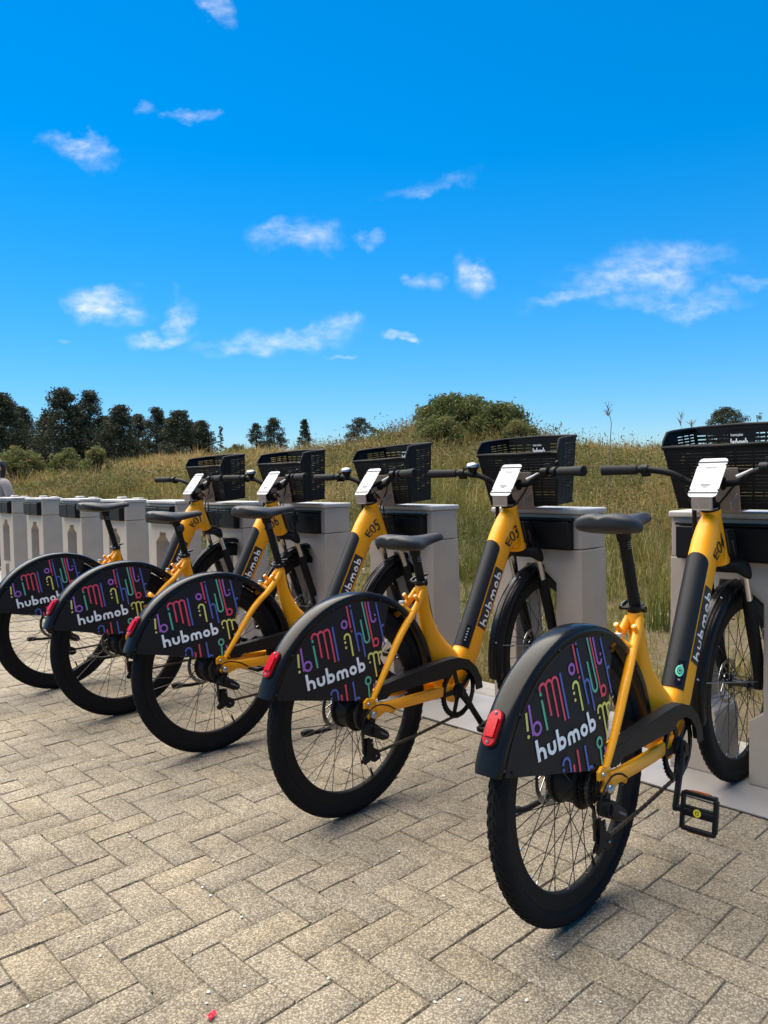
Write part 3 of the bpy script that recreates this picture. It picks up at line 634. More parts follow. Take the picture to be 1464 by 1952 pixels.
def build_bike():
    root = empty('rental_bicycle')
    wheel('rear_wheel', root, tuple(RH), True)
    fw = wheel('front_wheel', root, (0, 0, 0), False); FW_PARTS.append(fw)
    fw_off = Matrix.Translation(Vector(FH))
    fw.data.transform(fw_off)
    for ch in fw.children:
        if ch.name.startswith('tyre'): ch.location = tuple(FH)
        else: ch.data.transform(fw_off)
    # ---- rear fender, light, panels
    m = MB(); fender_sweep(m, RH, uprof(0.0345, 0.384, 0.030), 162.4, 8, 64, 0.02)
    fd = m.build('rear_fender', GLOSS, root, angle=50)
    m = MB()
    for a in (159.5, 140, 108, 74, 40):
        for s_ in (-1, 1): m.sphere((0.362 * math.cos(R(a)), s_ * 0.0352, WR + 0.362 * math.sin(R(a))), 0.0034, 8, 5)
    m.build('fender_screws', DSTEEL, fd)
    ang = 147.5; rad = np.array([math.cos(R(ang)), 0, math.sin(R(ang))]); tan = np.array([-rad[2], 0, rad[0]]); tan = tan if tan[2] > 0 else -tan; yv = np.array([0, 1.0, 0])
    tc_ = RH + rad * 0.384
    def capsule(m_, hw, hl, levels, mi=0):
        rings = []
        for sc_, hgt in levels:
            ring = []
            for k in range(24):
                t = 2 * math.pi * k / 24; oy = hw * sc_ * math.cos(t); ot = hw * sc_ * math.sin(t) + math.copysign(hl - hw, math.sin(t))
                ring.append(tc_ + yv * oy + tan * ot + rad * (hgt - 0.35 * ot * ot / 0.384))
            rings.append(ring)
        m_.loft(rings, mi=mi)
    m = MB(); capsule(m, 0.0185, 0.0425, [(1, -0.006), (1, 0.004), (0.95, 0.006)]); tl = m.build('tail_light', BLK, root)
    m = MB(); capsule(m, 0.0165, 0.0405, [(1, 0.003), (1, 0.009), (0.92, 0.0115)])
    rr_ = []
    for k in range(10):
        m.obox(tc_ + tan * (-0.018 + 0.004 * k) + rad * 0.0125, yv * 0.0118, tan * 0.0012, rad * 0.0022)
    m.obox(tc_ + rad * 0.0128, yv * 0.0125, tan * 0.021, rad * 0.0032)
    m.build('lens', REDL, tl, angle=30)
    m = MB()
    for s_ in (-1, 1): m.sphere(tc_ + tan * s_ * 0.032 + rad * 0.0105, 0.0042, 8, 5)
    m.build('light_screws', STEEL, tl)
    pr_ = side_panel(-1).build('side_panel', PANEL, root, angle=25)
    a_m, a_l = art_print(); a_m.build('panel_print', a_l, pr_, smooth=False, fix=False)
    m = MB()
    for x, z in ((-0.318, 0.462), (-0.215, 0.616), (-0.045, 0.686), (0.122, 0.654), (-0.028, 0.404)): m.sphere((x, panel_y(x, z) - 0.002, z), 0.0036, 8, 5)
    m.build('panel_screws', BLK, pr_)
    side_panel(1).build('side_panel', PANEL, root, angle=25)
    # ---- frame
    m = MB(); rings = []
    ts = [0, .35, .7, 1, 1.35, 1.7, 2] + list(np.linspace(2.1, 3, 10)) + [3.25, 3.5, 3.75, 4, 4.25, 4.5, 4.75, 5, 5.3, 5.6, 6, 6.5, 7]
    for t in ts: rings.append([dt_point(t, 360 * k / 32) for k in range(32)])
    m.loft(rings)
    m.tube([HT_B - AX * 0.004, HT_B + AX * 0.006, HT_B + AX * 0.02, HT_T - AX * 0.02, HT_T - AX * 0.006, HT_T + AX * 0.002], [.0335, .0345, .031, .030, .0325, .0315], 24)
    # seat tube flowing into the down tube
    st_ = [(0.331, 0.352, 0.722, .0205), (0.323, 0.364, 0.70, .0205), (0.326, 0.371, 0.665, .0205), (0.333, 0.383, 0.62, .0205), (0.342, 0.403, 0.575, .0205), (0.352, 0.432, 0.53, .0215), (0.361, 0.478, 0.485, .0235), (0.372, 0.53, 0.445, .027), (0.388, 0.57, 0.40, .031), (0.41, 0.58, 0.35, .034), (0.44, 0.56, 0.295, .036)]
    m.loft([superell(((a + b) / 2, 0, z), (1, 0, 0), (0, 1, 0), (b - a) / 2, w, 28, 2.4) for a, b, z, w in st_])
    m.tube([BB + (0, 0.045, 0), BB - (0, 0.045, 0)], 0.027, 24)
    for s_ in (-1, 1):
        stay = bez([(0.340, s_ * .017, .694), (0.303, s_ * .0235, .656), (0.256, s_ * .033, .620), (0.198, s_ * .051, .588), (0.148, s_ * .063, .548), (0.09, s_ * .073, .482), (0.036, s_ * .079, .418), (0.008, s_ * .080, .382)], 6)
        k = len(stay); m.tube(stay, [.0125 if i < k * .55 else .0125 - .0045 * (i - k * .55) / (k * .45) for i in range(k)], 14)
        m.tube([(0.304, s_ * .0245, .658), (0.288, s_ * .0255, .676), (0.281, s_ * .026, .684)], [.0065, .0065, .0072], 12)
        m.tube([(0.262, s_ * .0345, .624), (0.242, s_ * .005, .648)], .0085, 12)
        cs = bez([(0.02, s_ * .080, .360), (0.067, s_ * .0765, .350), (0.177, s_ * .070, .341), (0.30, s_ * .060, .332), (0.37, s_ * .050, .326), (0.46, s_ * .034, .315)], 5)
        m.loft([superell(q, (0, 1, 0), (0, 0, 1), .0105, .0165 + .004 * i / len(cs), 18, 3.4) for i, q in enumerate(cs)])
        m.prism([(-0.030, .388), (-0.014, .398), (0.004, .394), (0.030, .372), (0.050, .368), (0.060, .335), (0.020, .322), (-0.006, .326), (-0.018, .340), (-0.004, .356), (-0.012, .368), (-0.030, .368)], s_ * .0865, s_ * .0785)
        m.tube([(0.105, s_ * .079, .324), (0.115, s_ * .079, .334)], .006, 8)
    m.tube([(0.245, -.012, .650), (0.245, .012, .650)], .011, 10)
    fr = m.build('frame', YEL, root, angle=40)
    m = MB()
    for s_ in (-1, 1): m.tube([(0.2815, s_ * .026, .6835), (0.2800, s_ * .026, .6852)], .0030, 10)
    for z, x in ((.60, .389), (.545, .418)): m.tube([(x - .004, 0, z), (x + .008, 0, z + .003)], .0045, 8)
    m.sphere((-0.016, -.088, .380), .0062, 8, 6); m.build('frame_bolts', STEEL, fr)
    m = MB(); m.box(.236, .248, -.010, .010, .655, .668); m.build('bridge_clip', CARD, fr, bevel=.002)
    m = MB(); m.tube([(0, -.080, WR), (0, -.098, WR)], .0115, 14); m.tube([(0, .080, WR), (0, .098, WR)], .0115, 14); m.sphere((0, -.098, WR), .0125, 12, 8, (1, .7, 1)); m.sphere((0, .098, WR), .0125, 12, 8, (1, .7, 1))
    m.build('axle_nuts', STEEL, fr)
    # decals on the frame
    m = MB(); V = [(a, b) for a in np.linspace(0, 1, 25) for b in np.linspace(0, 1, 9)]; F = [(i * 9 + j, (i + 1) * 9 + j, (i + 1) * 9 + j + 1, i * 9 + j + 1) for i in range(24) for j in range(8)]
    T0, T1 = 2.22, 2.78; A0, A1 = 68, 112
    m.add(*on_tube(V, F, T0, T1, A0, A1, .0009), 0)
    Lt = np.linalg.norm(dt_point(T1, 110) - dt_point(T0, 110)); La = ang_len(2.5, A0, A1)
    ws, adv = logo_word(0.037); kx = 0.91 * Lt / adv; h0 = (La - .037) / 2
    for pts, w in ws:
        V2, F2 = ribbon([(0.045 * Lt + a * kx, La - h0 - b) for a, b in pts], w * .9)
        m.add(*on_tube([(a / Lt, b / La) for a, b in V2], F2, T0, T1, A0, A1, .0016), 1)
    m.build('frame_lettering', [INK, WHITE], fr, smooth=False, fix=False)
    m = MB(); m.add(*on_tube(V, F, 1.25, 1.55, 72, 106, .0008), 0); m.add(*on_tube([(0.1, 0.06), (0.9, 0.06), (0.9, 0.34), (0.1, 0.34)], [(0, 1, 2, 3)], 1.25, 1.55, 72, 106, .0028), 1); m.add(*on_tube([(0.1, 0.42), (0.9, 0.42), (0.9, 0.92), (0.1, 0.92)], [(0, 1, 2, 3)], 1.25, 1.55, 72, 106, .0026), 2)
    m.build('warning_label', [INK, LEMON, GREYP], fr, smooth=False, fix=False)
    # ---- battery
    m = MB(); n = 22; rings = []
    for t in list(np.linspace(2.0, 2.93, 30)) + [2.945, 2.96, 2.972, 2.982, 2.99, 2.996, 3.0]:
        half = 57
        if t > 2.93: half = 57 * math.sqrt(max(0.02, 1 - ((t - 2.93) / 0.0702) ** 2)) if t < 3.0 else 12
        lip = 0.0046 if t > 2.0 else 0.0046
        o_ = [dt_point(t, a, .0048, 2.15) for a in np.linspace(-half, half, n)]
        i_ = [dt_point(t, a, -.004, 2.15) for a in np.linspace(half, -half, n)]
        rings.append(o_ + i_)
    m.loft(rings); bt = m.build('battery', BATT, root, angle=38)
    m = MB(); m.add(*on_tube([(a, b) for a in np.linspace(0, 1, 5) for b in np.linspace(0, 1, 7)], [(i * 7 + j, (i + 1) * 7 + j, (i + 1) * 7 + j + 1, i * 7 + j + 1) for i in range(4) for j in range(6)], 2.03, 2.19, 14, 42, .0068))
    for k in range(5):
        m.add(*on_tube([(0.12 + .16 * k, .34), (0.19 + .16 * k, .34), (0.19 + .16 * k, .66), (0.12 + .16 * k, .66)], [(0, 1, 2, 3)], 2.03, 2.19, 14, 42, .0075), 1)
    m.build('battery_display', [GLOSS, GREYP], bt, smooth=False, fix=False)
    m = MB(); m.add(*on_tube(V, F, 2.965, 2.99, 4, 20, .0062)); 
    # ---- chain guard
    m = MB(); gp = [(0.030, .420), (0.12, .428), (0.295, .441), (0.40, .445), (0.458, .441), (0.52, .421), (0.567, .382), (0.594, .336), (0.600, .302), (0.560, .302), (0.547, .350), (0.518, .383), (0.478, .400), (0.428, .400), (0.392, .382), (0.300, .384), (0.183, .386), (0.098, .388), (0.076, .376), (0.036, .378)]
    m.prism(gp, -.082, -.0795); top = gp[:9]
    for a, b in zip(top[:-1], top[1:]): m.obox(((a[0] + b[0]) / 2, -.066, (a[1] + b[1]) / 2), ((b[0] - a[0]) / 2 + .001, 0, (b[1] - a[1]) / 2), (0, .0155, 0), (0.0015 * -(b[1] - a[1]) / .1, 0, .0013))
    m.build('chain_guard', BLK, root, angle=30, bevel=.0012)
    # ---- crankset turning about BB
    cs_ = empty('crankset'); cs_.parent = root; cs_.location = tuple(BB)
    m = MB(); prof = []
    for k in range(44 * 4):
        a = 2 * math.pi * k / 176; rr = .0985 if k % 4 in (0, 1) else .0945; prof.append((rr, a))
    o_ring = [(r_ * math.cos(a), r_ * math.sin(a)) for r_, a in prof]
    rings = []
    for y in (-.0475, -.0505):
        rings.append([(x, y, z) for x, z in o_ring])
    inn = [[(.080 * math.cos(a), y, .080 * math.sin(a)) for _, a in prof] for y in (-.0505, -.0475)]
    m.loft([rings[0], rings[1], inn[0], inn[1]], loop=True)
    m.lathe([(.084, -.0515), (.0925, -.0535), (.0925, -.0555), (.078, -.0555), (.078, -.0515)], (0, 0, 0), 60, closed=True)
    for k in range(5):
        a = 2 * math.pi * k / 5 + .3; d = np.array([math.cos(a), 0, math.sin(a)]); e = np.array([-d[2], 0, d[0]])
        m.obox(d * .05 + (0, -.0525, 0), d * .034, e * .0085, (0, .003, 0))
    m.lathe([(0, -.063), (.02, -.063), (.027, -.057), (.027, -.045), (0, -.045)], (0, 0, 0), 28)
    m.build('chainring', BLK, cs_, angle=30)
    for s_ in (-1, 1):
        m = MB(); yy = s_ * .066; dr = -1 if s_ < 0 else 1       # right arm along +x, left arm along -x
        d = -s_
        m.loft([superell((d * x, s_ * y, 0), (0, 1, 0), (0, 0, 1), a_, b_, 16, 3) for x, y, a_, b_ in ((-.018, .064, .007, .010), (-.006, .065, .010, .0165), (.02, .067, .010, .0155), (.09, .074, .0075, .0115), (.15, .079, .007, .0115), (.168, .080, .007, .0125), (.178, .080, .005, .008))])
        m.tube([(0, s_ * .045, 0), (0, s_ * .079, 0)], .0135, 18); m.build('crank_arm', BLK, cs_, angle=35)
        m = MB()
        for xx in (-.047, .047): m.box(xx - .006, xx + .006, .018, .108, -.009, .009)
        m.box(-.05, .05, .012, .022, -.009, .009); m.box(-.044, .044, .100, .112, -.009, .009)
        m.tube([(0, -.006, 0), (0, .108, 0)], .0095, 12); m.box(-.014, .014, .02, .104, -.007, .007)
        if s_ < 0: m.v = [(x, -y, z) for x, y, z in m.v]
        pd = m.build('pedal', BLK, cs_, angle=30, bevel=.003); pd.location = (d * .168, s_ * .084, 0)
    for pd in [c for c in cs_.children if c.name.startswith('pedal')]:
        s_ = -1 if pd.location.y < 0 else 1
        for xx in (-.0535, .0535):
            pass
    # ---- chain, derailleur
    m = MB()
    def links(P, w=.0034):
        P = [np.array(q, float) for q in P]; i = 0
        for a, b in zip(P[:-1], P[1:]):
            l = np.linalg.norm(b - a); k = max(1, int(l / .0127)); 
            for j in range(k):
                i += 1; p = a + (b - a) * (j + .02) / k; q = a + (b - a) * (j + .98) / k
                m.bar(p, q, .0072 if i % 2 else .0052, .0088, up=(0, 0, 1)) if abs((b - a)[2]) < abs((b - a)[0]) else m.bar(p, q, .0088, .0072 if i % 2 else .0052, up=(0, 1, 0))
    links([(-.012, -.062, .212), (.012, -.066, .208), (0.03, -.066, .218), (0.052, -.066, .205), (0.25, -.056, .2045)] + [(BB[0] + .0965 * math.cos(a), -.049, BB[2] + .0965 * math.sin(a)) for a in np.linspace(R(-108), R(100), 22)] + [(0.2, -.055, .398)] + [(.05 * math.cos(a), -.062, WR + .05 * math.sin(a)) for a in np.linspace(R(88), R(250), 14)] + [(-.012, -.062, .212)])
    m.build('chain', CHAINM, root, smooth=False)
    m = MB()
    m.bar((0.004, -.087, .338), (-.004, -.088, .300), .010, .022, up=(1, 0, 0)); m.tube([(-.006, -.074, .297), (-.006, -.104, .297)], .0215, 18)
    m.loft([superell((x, -.098, z), (0, 1, 0), (.3, 0, .95), .0135, b_, 16, 3) for x, z, b_ in ((-.012, .300, .014), (.01, .288, .0195), (.038, .272, .018), (.052, .266, .013), (.056, .264, .006))])
    for yy in (-.062, -.074):
        m.prism([(-.008, .262), (.018, .258), (.022, .226), (.040, .212), (.054, .196), (.048, .182), (.030, .178), (.012, .190), (-.004, .184), (-.020, .180), (-.024, .192), (-.012, .206)], yy, yy + .002)
    for cx, cz in ((.030, .197), (-.010, .193)):
        pf = []
        for k in range(44): rr = .0205 if k % 4 < 2 else .0165; a = 2 * math.pi * k / 44; pf.append((cx + (rr if cx > 0 else rr * .62) * math.cos(a), cz + (rr if cx > 0 else rr * .62) * math.sin(a)))
        m.prism(pf, -.071, -.065)
    dr_ = m.build('rear_derailleur', BLK, root, angle=35, bevel=.0012)
    m = MB()
    for q in ((-.004, -.1045, .304), (-.007, -.1045, .290), (.012, -.0765, .247), (.030, -.0765, .199)): m.sphere(q, .0034, 8, 5)
    m.build('derailleur_bolts', STEEL, dr_)
    m = MB(); V2, F2 = text_polys('SHIMANO', .0095)
    mx = max(a for a, b in V2); m.add([(.014 + a / mx * .034, -.1122, .2845 - a / mx * .0185 + b) for a, b in V2], F2); m.build('derailleur_lettering', GREYP, dr_, smooth=False, fix=False)
    m = MB(); m.tube(bez([(.115, -.083, .334), (.06, -.094, .362), (.0, -.100, .372), (-.045, -.100, .342), (-.052, -.099, .305), (-.028, -.098, .288)], 6), .0025, 8); m.build('gear_cable', MATTE, root)
    m = MB(); ks = [(.10, .082, .318), (.075, .094, .30), (.04, .102, .262), (-.045, .104, .258), (-.10, .104, .266)]
    m.tube(bez(ks, 5), .0075, 12); m.tube([(-.085, .104, .264), (-.118, .104, .269), (-.128, .104, .268)], [.011, .0135, .010], 12); m.box(.06, .13, .07, .096, .305, .335)
    m.build('kickstand', BLK, root, bevel=.002)
    # ---- seat post and saddle (height set per bicycle)
    sdx = np.array([-.285, 0, .958]); cl = np.array([0.343, 0, .728])
    m = MB(); m.tube([cl - sdx * .18, cl + sdx * .195], .0158, 24); m.tube([cl + sdx * .185, cl + sdx * .205, cl + sdx * .212], [.019, .0205, .014], 16)
    sp = m.build('seat_post', BLK, root)
    m = MB(); c0 = cl + sdx * .160; 
    for k, (w_, z_) in enumerate(((.9, 0), (.8, .006), (.9, .012), (.6, .018))):
        V2 = [(a, b) for a in np.linspace(-1, 1, 7) for b in (0, 1)]
        for i in range(6):
            pass
        pts = [c0 + sdx * z_ + np.array([.0161 * math.cos(t), .0161 * math.sin(t), 0]) for t in np.linspace(R(-100 - 32 * w_), R(-100 + 32 * w_), 8)]
        m.tube(pts, .0009, 4)
    m.build('post_print', GREYP, sp)
    m = MB(); top = cl + sdx * .208
    m.obox(top + (0, 0, .004), (.020, 0, -.002), (0, .024, 0), (0, 0, .008)); m.tube([top + (-.008, -.026, .008), top + (-.008, .026, .008)], .006, 10)
    for s_ in (-1, 1): m.tube(bez([top + (-.115, s_ * .03, .032), top + (-.075, s_ * .024, .010), top + (-.02, s_ * .020, .011), top + (.045, s_ * .020, .012), (top + np.array((.095, s_ * .014, .026))), top + (.12, s_ * .008, .034)], 5), .0037, 8)
    m.build('saddle_rails', MATTE, sp)
    m = MB(); secs = [(-.140, .036, .044, .022), (-.134, .062, .053, .040), (-.116, .083, .058, .054), (-.085, .091, .058, .060), (-.05, .086, .053, .058), (-.015, .064, .047, .052), (.02, .043, .0445, .044), (.055, .031, .0445, .038), (.095, .0255, .047, .034), (.125, .022, .0475, .031), (.142, .017, .045, .025), (.151, .007, .040, .012)]
    rings = []
    for x, w, zt, hgt in secs:
        ring = []; ch = .012 * max(0, 1 - abs(x + .085) / .13)
        for k in range(9):      # top, right to left
            f = -1 + 2 * k / 8; zz = zt - hgt * .50 * abs(f) ** 2.4 - ch * math.exp(-(f / .22) ** 2) + .012 * max(0, -x - .04) / .1 * (abs(f) ** 1.5) * .6
            ring.append(top + (x, -w * f, zz))
        ring.append(top + (x, -w * 1.0, zt - hgt * .75)); ring.append(top + (x, -w * .88, zt - hgt)); ring.append(top + (x, w * .88, zt - hgt)); ring.append(top + (x, w * 1.0, zt - hgt * .75))
        rings.append(ring)
    m.loft(rings); sa = m.build('saddle', SADDLE, root, angle=62)
    md = sa.modifiers.new('sub', 'SUBSURF'); md.levels = 1; md.render_levels = 2
    m = MB(); 
    m.loft([[top + (x, y, z) for y, z in ((-w, z1), (w, z1), (w * .8, z0), (-w * .8, z0))] for x, w, z0, z1 in ((-.12, .058, .008, .024), (-.06, .056, -.002, .018), (-.01, .035, .006, .014), (.09, .015, .014, .022))])
    m.build('saddle_base', BLK, sa, bevel=.005)
    # clamp
    m = MB(); m.tube([cl - sdx * .012, cl + sdx * .006], .0225, 24); m.tube([cl + (-.018, -.030, -.004), cl + (-.018, .030, -.006)], .0048, 10); m.tube(bez([cl + (-.018, .032, -.006), cl + (.0, .036, .002), cl + (.03, .026, .010), cl + (.05, .008, .016)], 5), [.007] * 8 + [.0065, .006, .006, .0055, .005, .0045, .004, .003], 10); m.tube([cl + (-.018, -.03, -.004), cl + (-.018, -.04, -.004)], .0095, 12)
    m.build('seat_clamp', GLOSS, root)
    # ---- everything that turns with the fork
    def F_(o): FW_PARTS.append(o); return o
    def axp(z, off=0.03): return HT_B + AX * ((z - HT_B[2]) / AX[2]) + FWD * off
    m = MB(); cr = HT_B - AX * .022
    m.tube([HT_B - AX * .012, HT_B + AX * .0], .033, 24, mi=0)
    m.loft([superell(np.array([0, y, 0]) + cr + FWD * f + AX * dz, FWD, AX, a_, b_, 16, 3) for y, f, dz, a_, b_ in ((-.083, .03, -.030, .015, .022), (-.075, .03, -.02, .023, .027), (-.05, .024, -.005, .025, .020), (0, .012, .002, .033, .018), (.05, .024, -.005, .025, .020), (.075, .03, -.02, .023, .027), (.083, .03, -.030, .015, .022))])
    fk = F_(m.build('fork', MATTE, root, angle=40))
    for s_ in (-1, 1):
        m = MB(); m.tube([axp(.76) + (0, s_ * .064, 0), axp(.63) + (0, s_ * .064, 0)], .0143, 20); m.build('stanchion', CHROME, fk)
        m = MB(); e = FH + np.array((0, s_ * .060, 0))
        m.tube([axp(.652) + (0, s_ * .064, 0), axp(.645) + (0, s_ * .064, 0), axp(.64) + (0, s_ * .064, 0), axp(.55) + (0, s_ * .064, 0), axp(.43) + (0, s_ * .064, 0), e + (.004, 0, .028), e + (0, 0, -.012)], [.018, .0195, .021, .0215, .020, .0175, .014], 20); m.build('fork_leg', MATTE, fk)
    m = MB(); m.tube(bez([axp(.62, .05) + (0, -.066, 0), axp(.665, .062) + (0, -.045, 0), axp(.675, .066), axp(.665, .062) + (0, .045, 0), axp(.62, .05) + (0, .066, 0)], 5), .011, 12)
    m.tube([FH + (0, -.075, 0), FH + (0, .075, 0)], .008, 12); m.build('fork_arch', MATTE, fk)
    m = MB(); m.obox(axp(.40) + (0, -.0855, 0), AX * .022, FWD * .0125, (0, .0006, 0)); m.build('fork_sticker', GREYP, fk)
    m = MB(); fender_sweep(m, FH, uprof(0.0315, 0.376, 0.027), 190, 52, 52, 0.02); m.loft([[(FH[0] + rr * math.cos(a), yy, FH[2] + rr * math.sin(a)) for yy, rr in ((-.007, .3755), (-.004, .3785), (.004, .3785), (.007, .3755))] for a in np.linspace(R(186), R(54), 44)])
    ff = F_(m.build('front_fender', GLOSS, root, angle=50))
    m = MB()
    for a in (167, 120): m.sphere((FH[0] + .377 * math.cos(R(a)), -.012, FH[2] + .377 * math.sin(R(a))), .0042, 8, 5)
    for s_ in (-1, 1): m.tube([(FH[0] + .36 * math.cos(R(168)), s_ * .031, FH[2] + .36 * math.sin(R(168))), FH + (-.02, s_ * .066, .02)], .0021, 6)
    m.build('fender_stays', STEEL, ff)
    m = MB(); m.tube([HT_T + AX * .002, HT_T + AX * .016], .0315, 20); m.tube([HT_T + AX * .01, HT_T + AX * .055], .021, 18)
    CL = np.array([.925, 0, 1.058]); m.tube([HT_T + AX * .045, CL + (-.002, 0, 0)], .0165, 14); m.tube([CL + (0, -.03, 0), CL + (0, .03, 0)], .022, 18)
    F_(m.build('stem', MATTE, root))
    m = MB(); hb = [(.833, -.365, 1.109), (.862, -.255, 1.1095), (.880, -.195, 1.107), (.897, -.135, 1.094), (.917, -.085, 1.066), (.925, -.04, 1.058), (.925, .04, 1.058), (.917, .085, 1.066), (.897, .135, 1.094), (.880, .195, 1.107), (.862, .255, 1.1095), (.833, .365, 1.109)]
    m.tube(bez(hb, 5), .0112, 14); hbo = F_(m.build('handlebar', MATTE, root))
    for s_ in (-1, 1):
        m = MB(); e = np.array((.833, s_ * .365, 1.109)); i_ = np.array((.866, s_ * .242, 1.1095)); d = i_ - e
        m.tube([e, e + d * .02, e + d * .1, e + d * .45, e + d * .5, e + d * .96, e + d], [.013, .0195, .0200, .0178, .0168, .0170, .014] if s_ < 0 else [.012, .0175, .0178, .0170, .0168, .0168, .013], 20); m.build('grip', GRIP, hbo)
        m = MB(); c_ = i_ + d / np.linalg.norm(d) * .022
        m.tube([c_ - d * .09, c_ + d * .09], .0175, 16); m.obox(c_ + (.012, 0, -.012), d * .07, (.016, 0, 0), (0, 0, .012))
        if s_ < 0: m.tube([c_ + (0, .03, 0), c_ + (0, .058, -.002)], .016, 14); m.obox(c_ + (.012, .03, .022), (.014, 0, 0), (0, .012, 0), (0, 0, .009)); m.sphere(c_ + (.03, .006, .034), .009, 10, 6)
        m.build('brake_lever', BLK, hbo, bevel=.001)
    m = MB(); q = np.array((.905, -.094, 1.092)); m.tube([q + (-.012, .012, -.012), q + (.004, -.034, .010)], .0056, 10); m.build('cable_end', CARD, hbo)
    # sign holder
    TR, TL, BR, BL = [np.array(k) for k in ((.922, -.0475, 1.142), (.922, .0475, 1.142), (.822, -.0475, 1.017), (.822, .0475, 1.017))]
    nrm = np.cross(TL - TR, BR - TR); nrm /= np.linalg.norm(nrm); nrm = nrm if nrm[0] < 0 else -nrm
    uu = (TL - TR) / np.linalg.norm(TL - TR); vv = (TR - BR) / np.linalg.norm(TR - BR); Lc = np.linalg.norm(TR - BR); Wc = .095
    m = MB(); outl = []
    for (a, b) in ((0, .012), (.004, .004), (.012, 0), (Wc - .012, 0), (Wc - .004, .004), (Wc, .012), (Wc, .024), (Wc - .004, .0265), (Wc - .004, .031), (Wc, .0335), (Wc, Lc - .0335), (Wc - .004, Lc - .031), (Wc - .004, Lc - .0265), (Wc, Lc - .024), (Wc, Lc - .012), (Wc - .004, Lc - .004), (Wc - .012, Lc), (.012, Lc), (.004, Lc - .004), (0, Lc - .012), (0, Lc - .024), (.004, Lc - .0265), (.004, Lc - .031), (0, Lc - .0335), (0, .0335), (.004, .031), (.004, .0265), (0, .024)):
        outl.append(BR + uu * a + vv * b)
    n = len(outl); m.add(list(outl) + [q - nrm * .0025 for q in outl], [tuple(range(n)), tuple(range(2 * n - 1, n - 1, -1))] + [(i, i + n, (i + 1) % n + n, (i + 1) % n) for i in range(n)])
    sg = F_(m.build('sign_card', CARD, root, smooth=False))
    m = MB()
    for b in (.017, Lc - .017): m.obox((TL + TR) / 2 - vv * (Lc - b) + nrm * .0008, uu * (Wc / 2 + .001), vv * .0011, nrm * .0014)
    m.build('elastic_band', MATTE, sg, smooth=False)
    m = MB(); ws, adv = logo_word(.0085)
    # the reader stands behind the bicycle: text runs from left (+y) to right (-y)
    for pts, w in ws:
        V2, F2 = ribbon([(a * .034 / adv, b) for a, b in pts], w); m.add([(TL + TR) / 2 + nrm * .0012 - uu * (a - .017) - vv * (.042 - b) for a, b in V2], F2)
    for k, (wd, yy) in enumerate(((.034, .108), (.026, .113), (.016, .119))): m.obox((TL + TR) / 2 - vv * yy + nrm * .0008, uu * wd / 2, vv * .0008, nrm * .0005)
    m.build('card_print', GREYP, sg, smooth=False, fix=False)
    m = MB(); mid = (TL + TR + BL + BR) / 4 - nrm * .007
    m.obox(mid, uu * .036, vv * .066, nrm * .004); m.obox((BL + BR) / 2 + (.006, 0, -.020), uu * .034, (-.002, 0, .022), (.003, 0, .001)); m.obox((BL + BR) / 2 + (.034, .0, -.040), uu * .030, (.030, 0, .002), (0, 0, .0025))
    m.obox((.915, -.024, 1.045), (.045, 0, .012), (0, .002, 0), (-.002, 0, .012)); m.obox((.915, .024, 1.045), (.045, 0, .012), (0, .002, 0), (-.002, 0, .012))
    F_(m.build('sign_bracket', GREYB, root, bevel=.0015))
    # basket
    BK = MATTE; bko = F_(MB_basket_rim(root))
    # bracket plates carrying the basket
    m = MB(); m.obox((.976, 0, 1.035), (.014, 0, -.075), (0, .060, 0), (.0025, 0, .0005)); m.obox((.955, -.052, 1.0), (.035, 0, .018), (0, .003, 0), (-.004, 0, .012)); m.obox((.955, .052, 1.0), (.035, 0, .018), (0, .003, 0), (-.004, 0, .012)); m.obox((1.07, 0, .968), (.075, 0, .003), (0, .05, 0), (0, 0, .003))
    F_(m.build('basket_bracket', GREYB, root, bevel=.0015))
    # docking tongue
    m = MB(); t0 = np.array((1.0, 0, .862)); m.obox(t0 + (-.005, 0, 0), (.03, 0, 0), (0, .028, 0), AX * .045); m.obox(t0 + (.035, 0, .010), (.03, 0, 0), (0, .017, 0), (0, 0, .02)); m.obox(t0 + (.01, -.03, -.02), (.014, 0, 0), (0, .004, 0), AX * .03)
    F_(m.build('dock_coupling', DSTEEL, root, bevel=.003))
    # cables
    m = MB()
    for pts in ([(.90, .10, 1.085), (.93, .06, 1.02), (.90, .052, .98), (.885, .046, .93), (.89, .04, .87), (.87, .034, .82)], [(.915, -.09, 1.08), (.965, -.03, 1.03), (.975, .03, .95), (.99, .045, .84), (1.03, .05, .70), (1.10, .058, .44)], [(.92, .08, 1.07), (.985, .035, .99), (1.0, .03, .90), (.985, .033, .82)], [(.905, .12, 1.092), (.90, .07, 1.0), (.875, .05, .955), (.87, .046, .90), (.86, .042, .85)]):
        m.tube(bez(pts, 7), .0033, 8)
    m.tube([(.874, .047, .975), (.876, .047, .90)], .006, 10)
    F_(m.build('control_cables', MATTE, root))
    return root

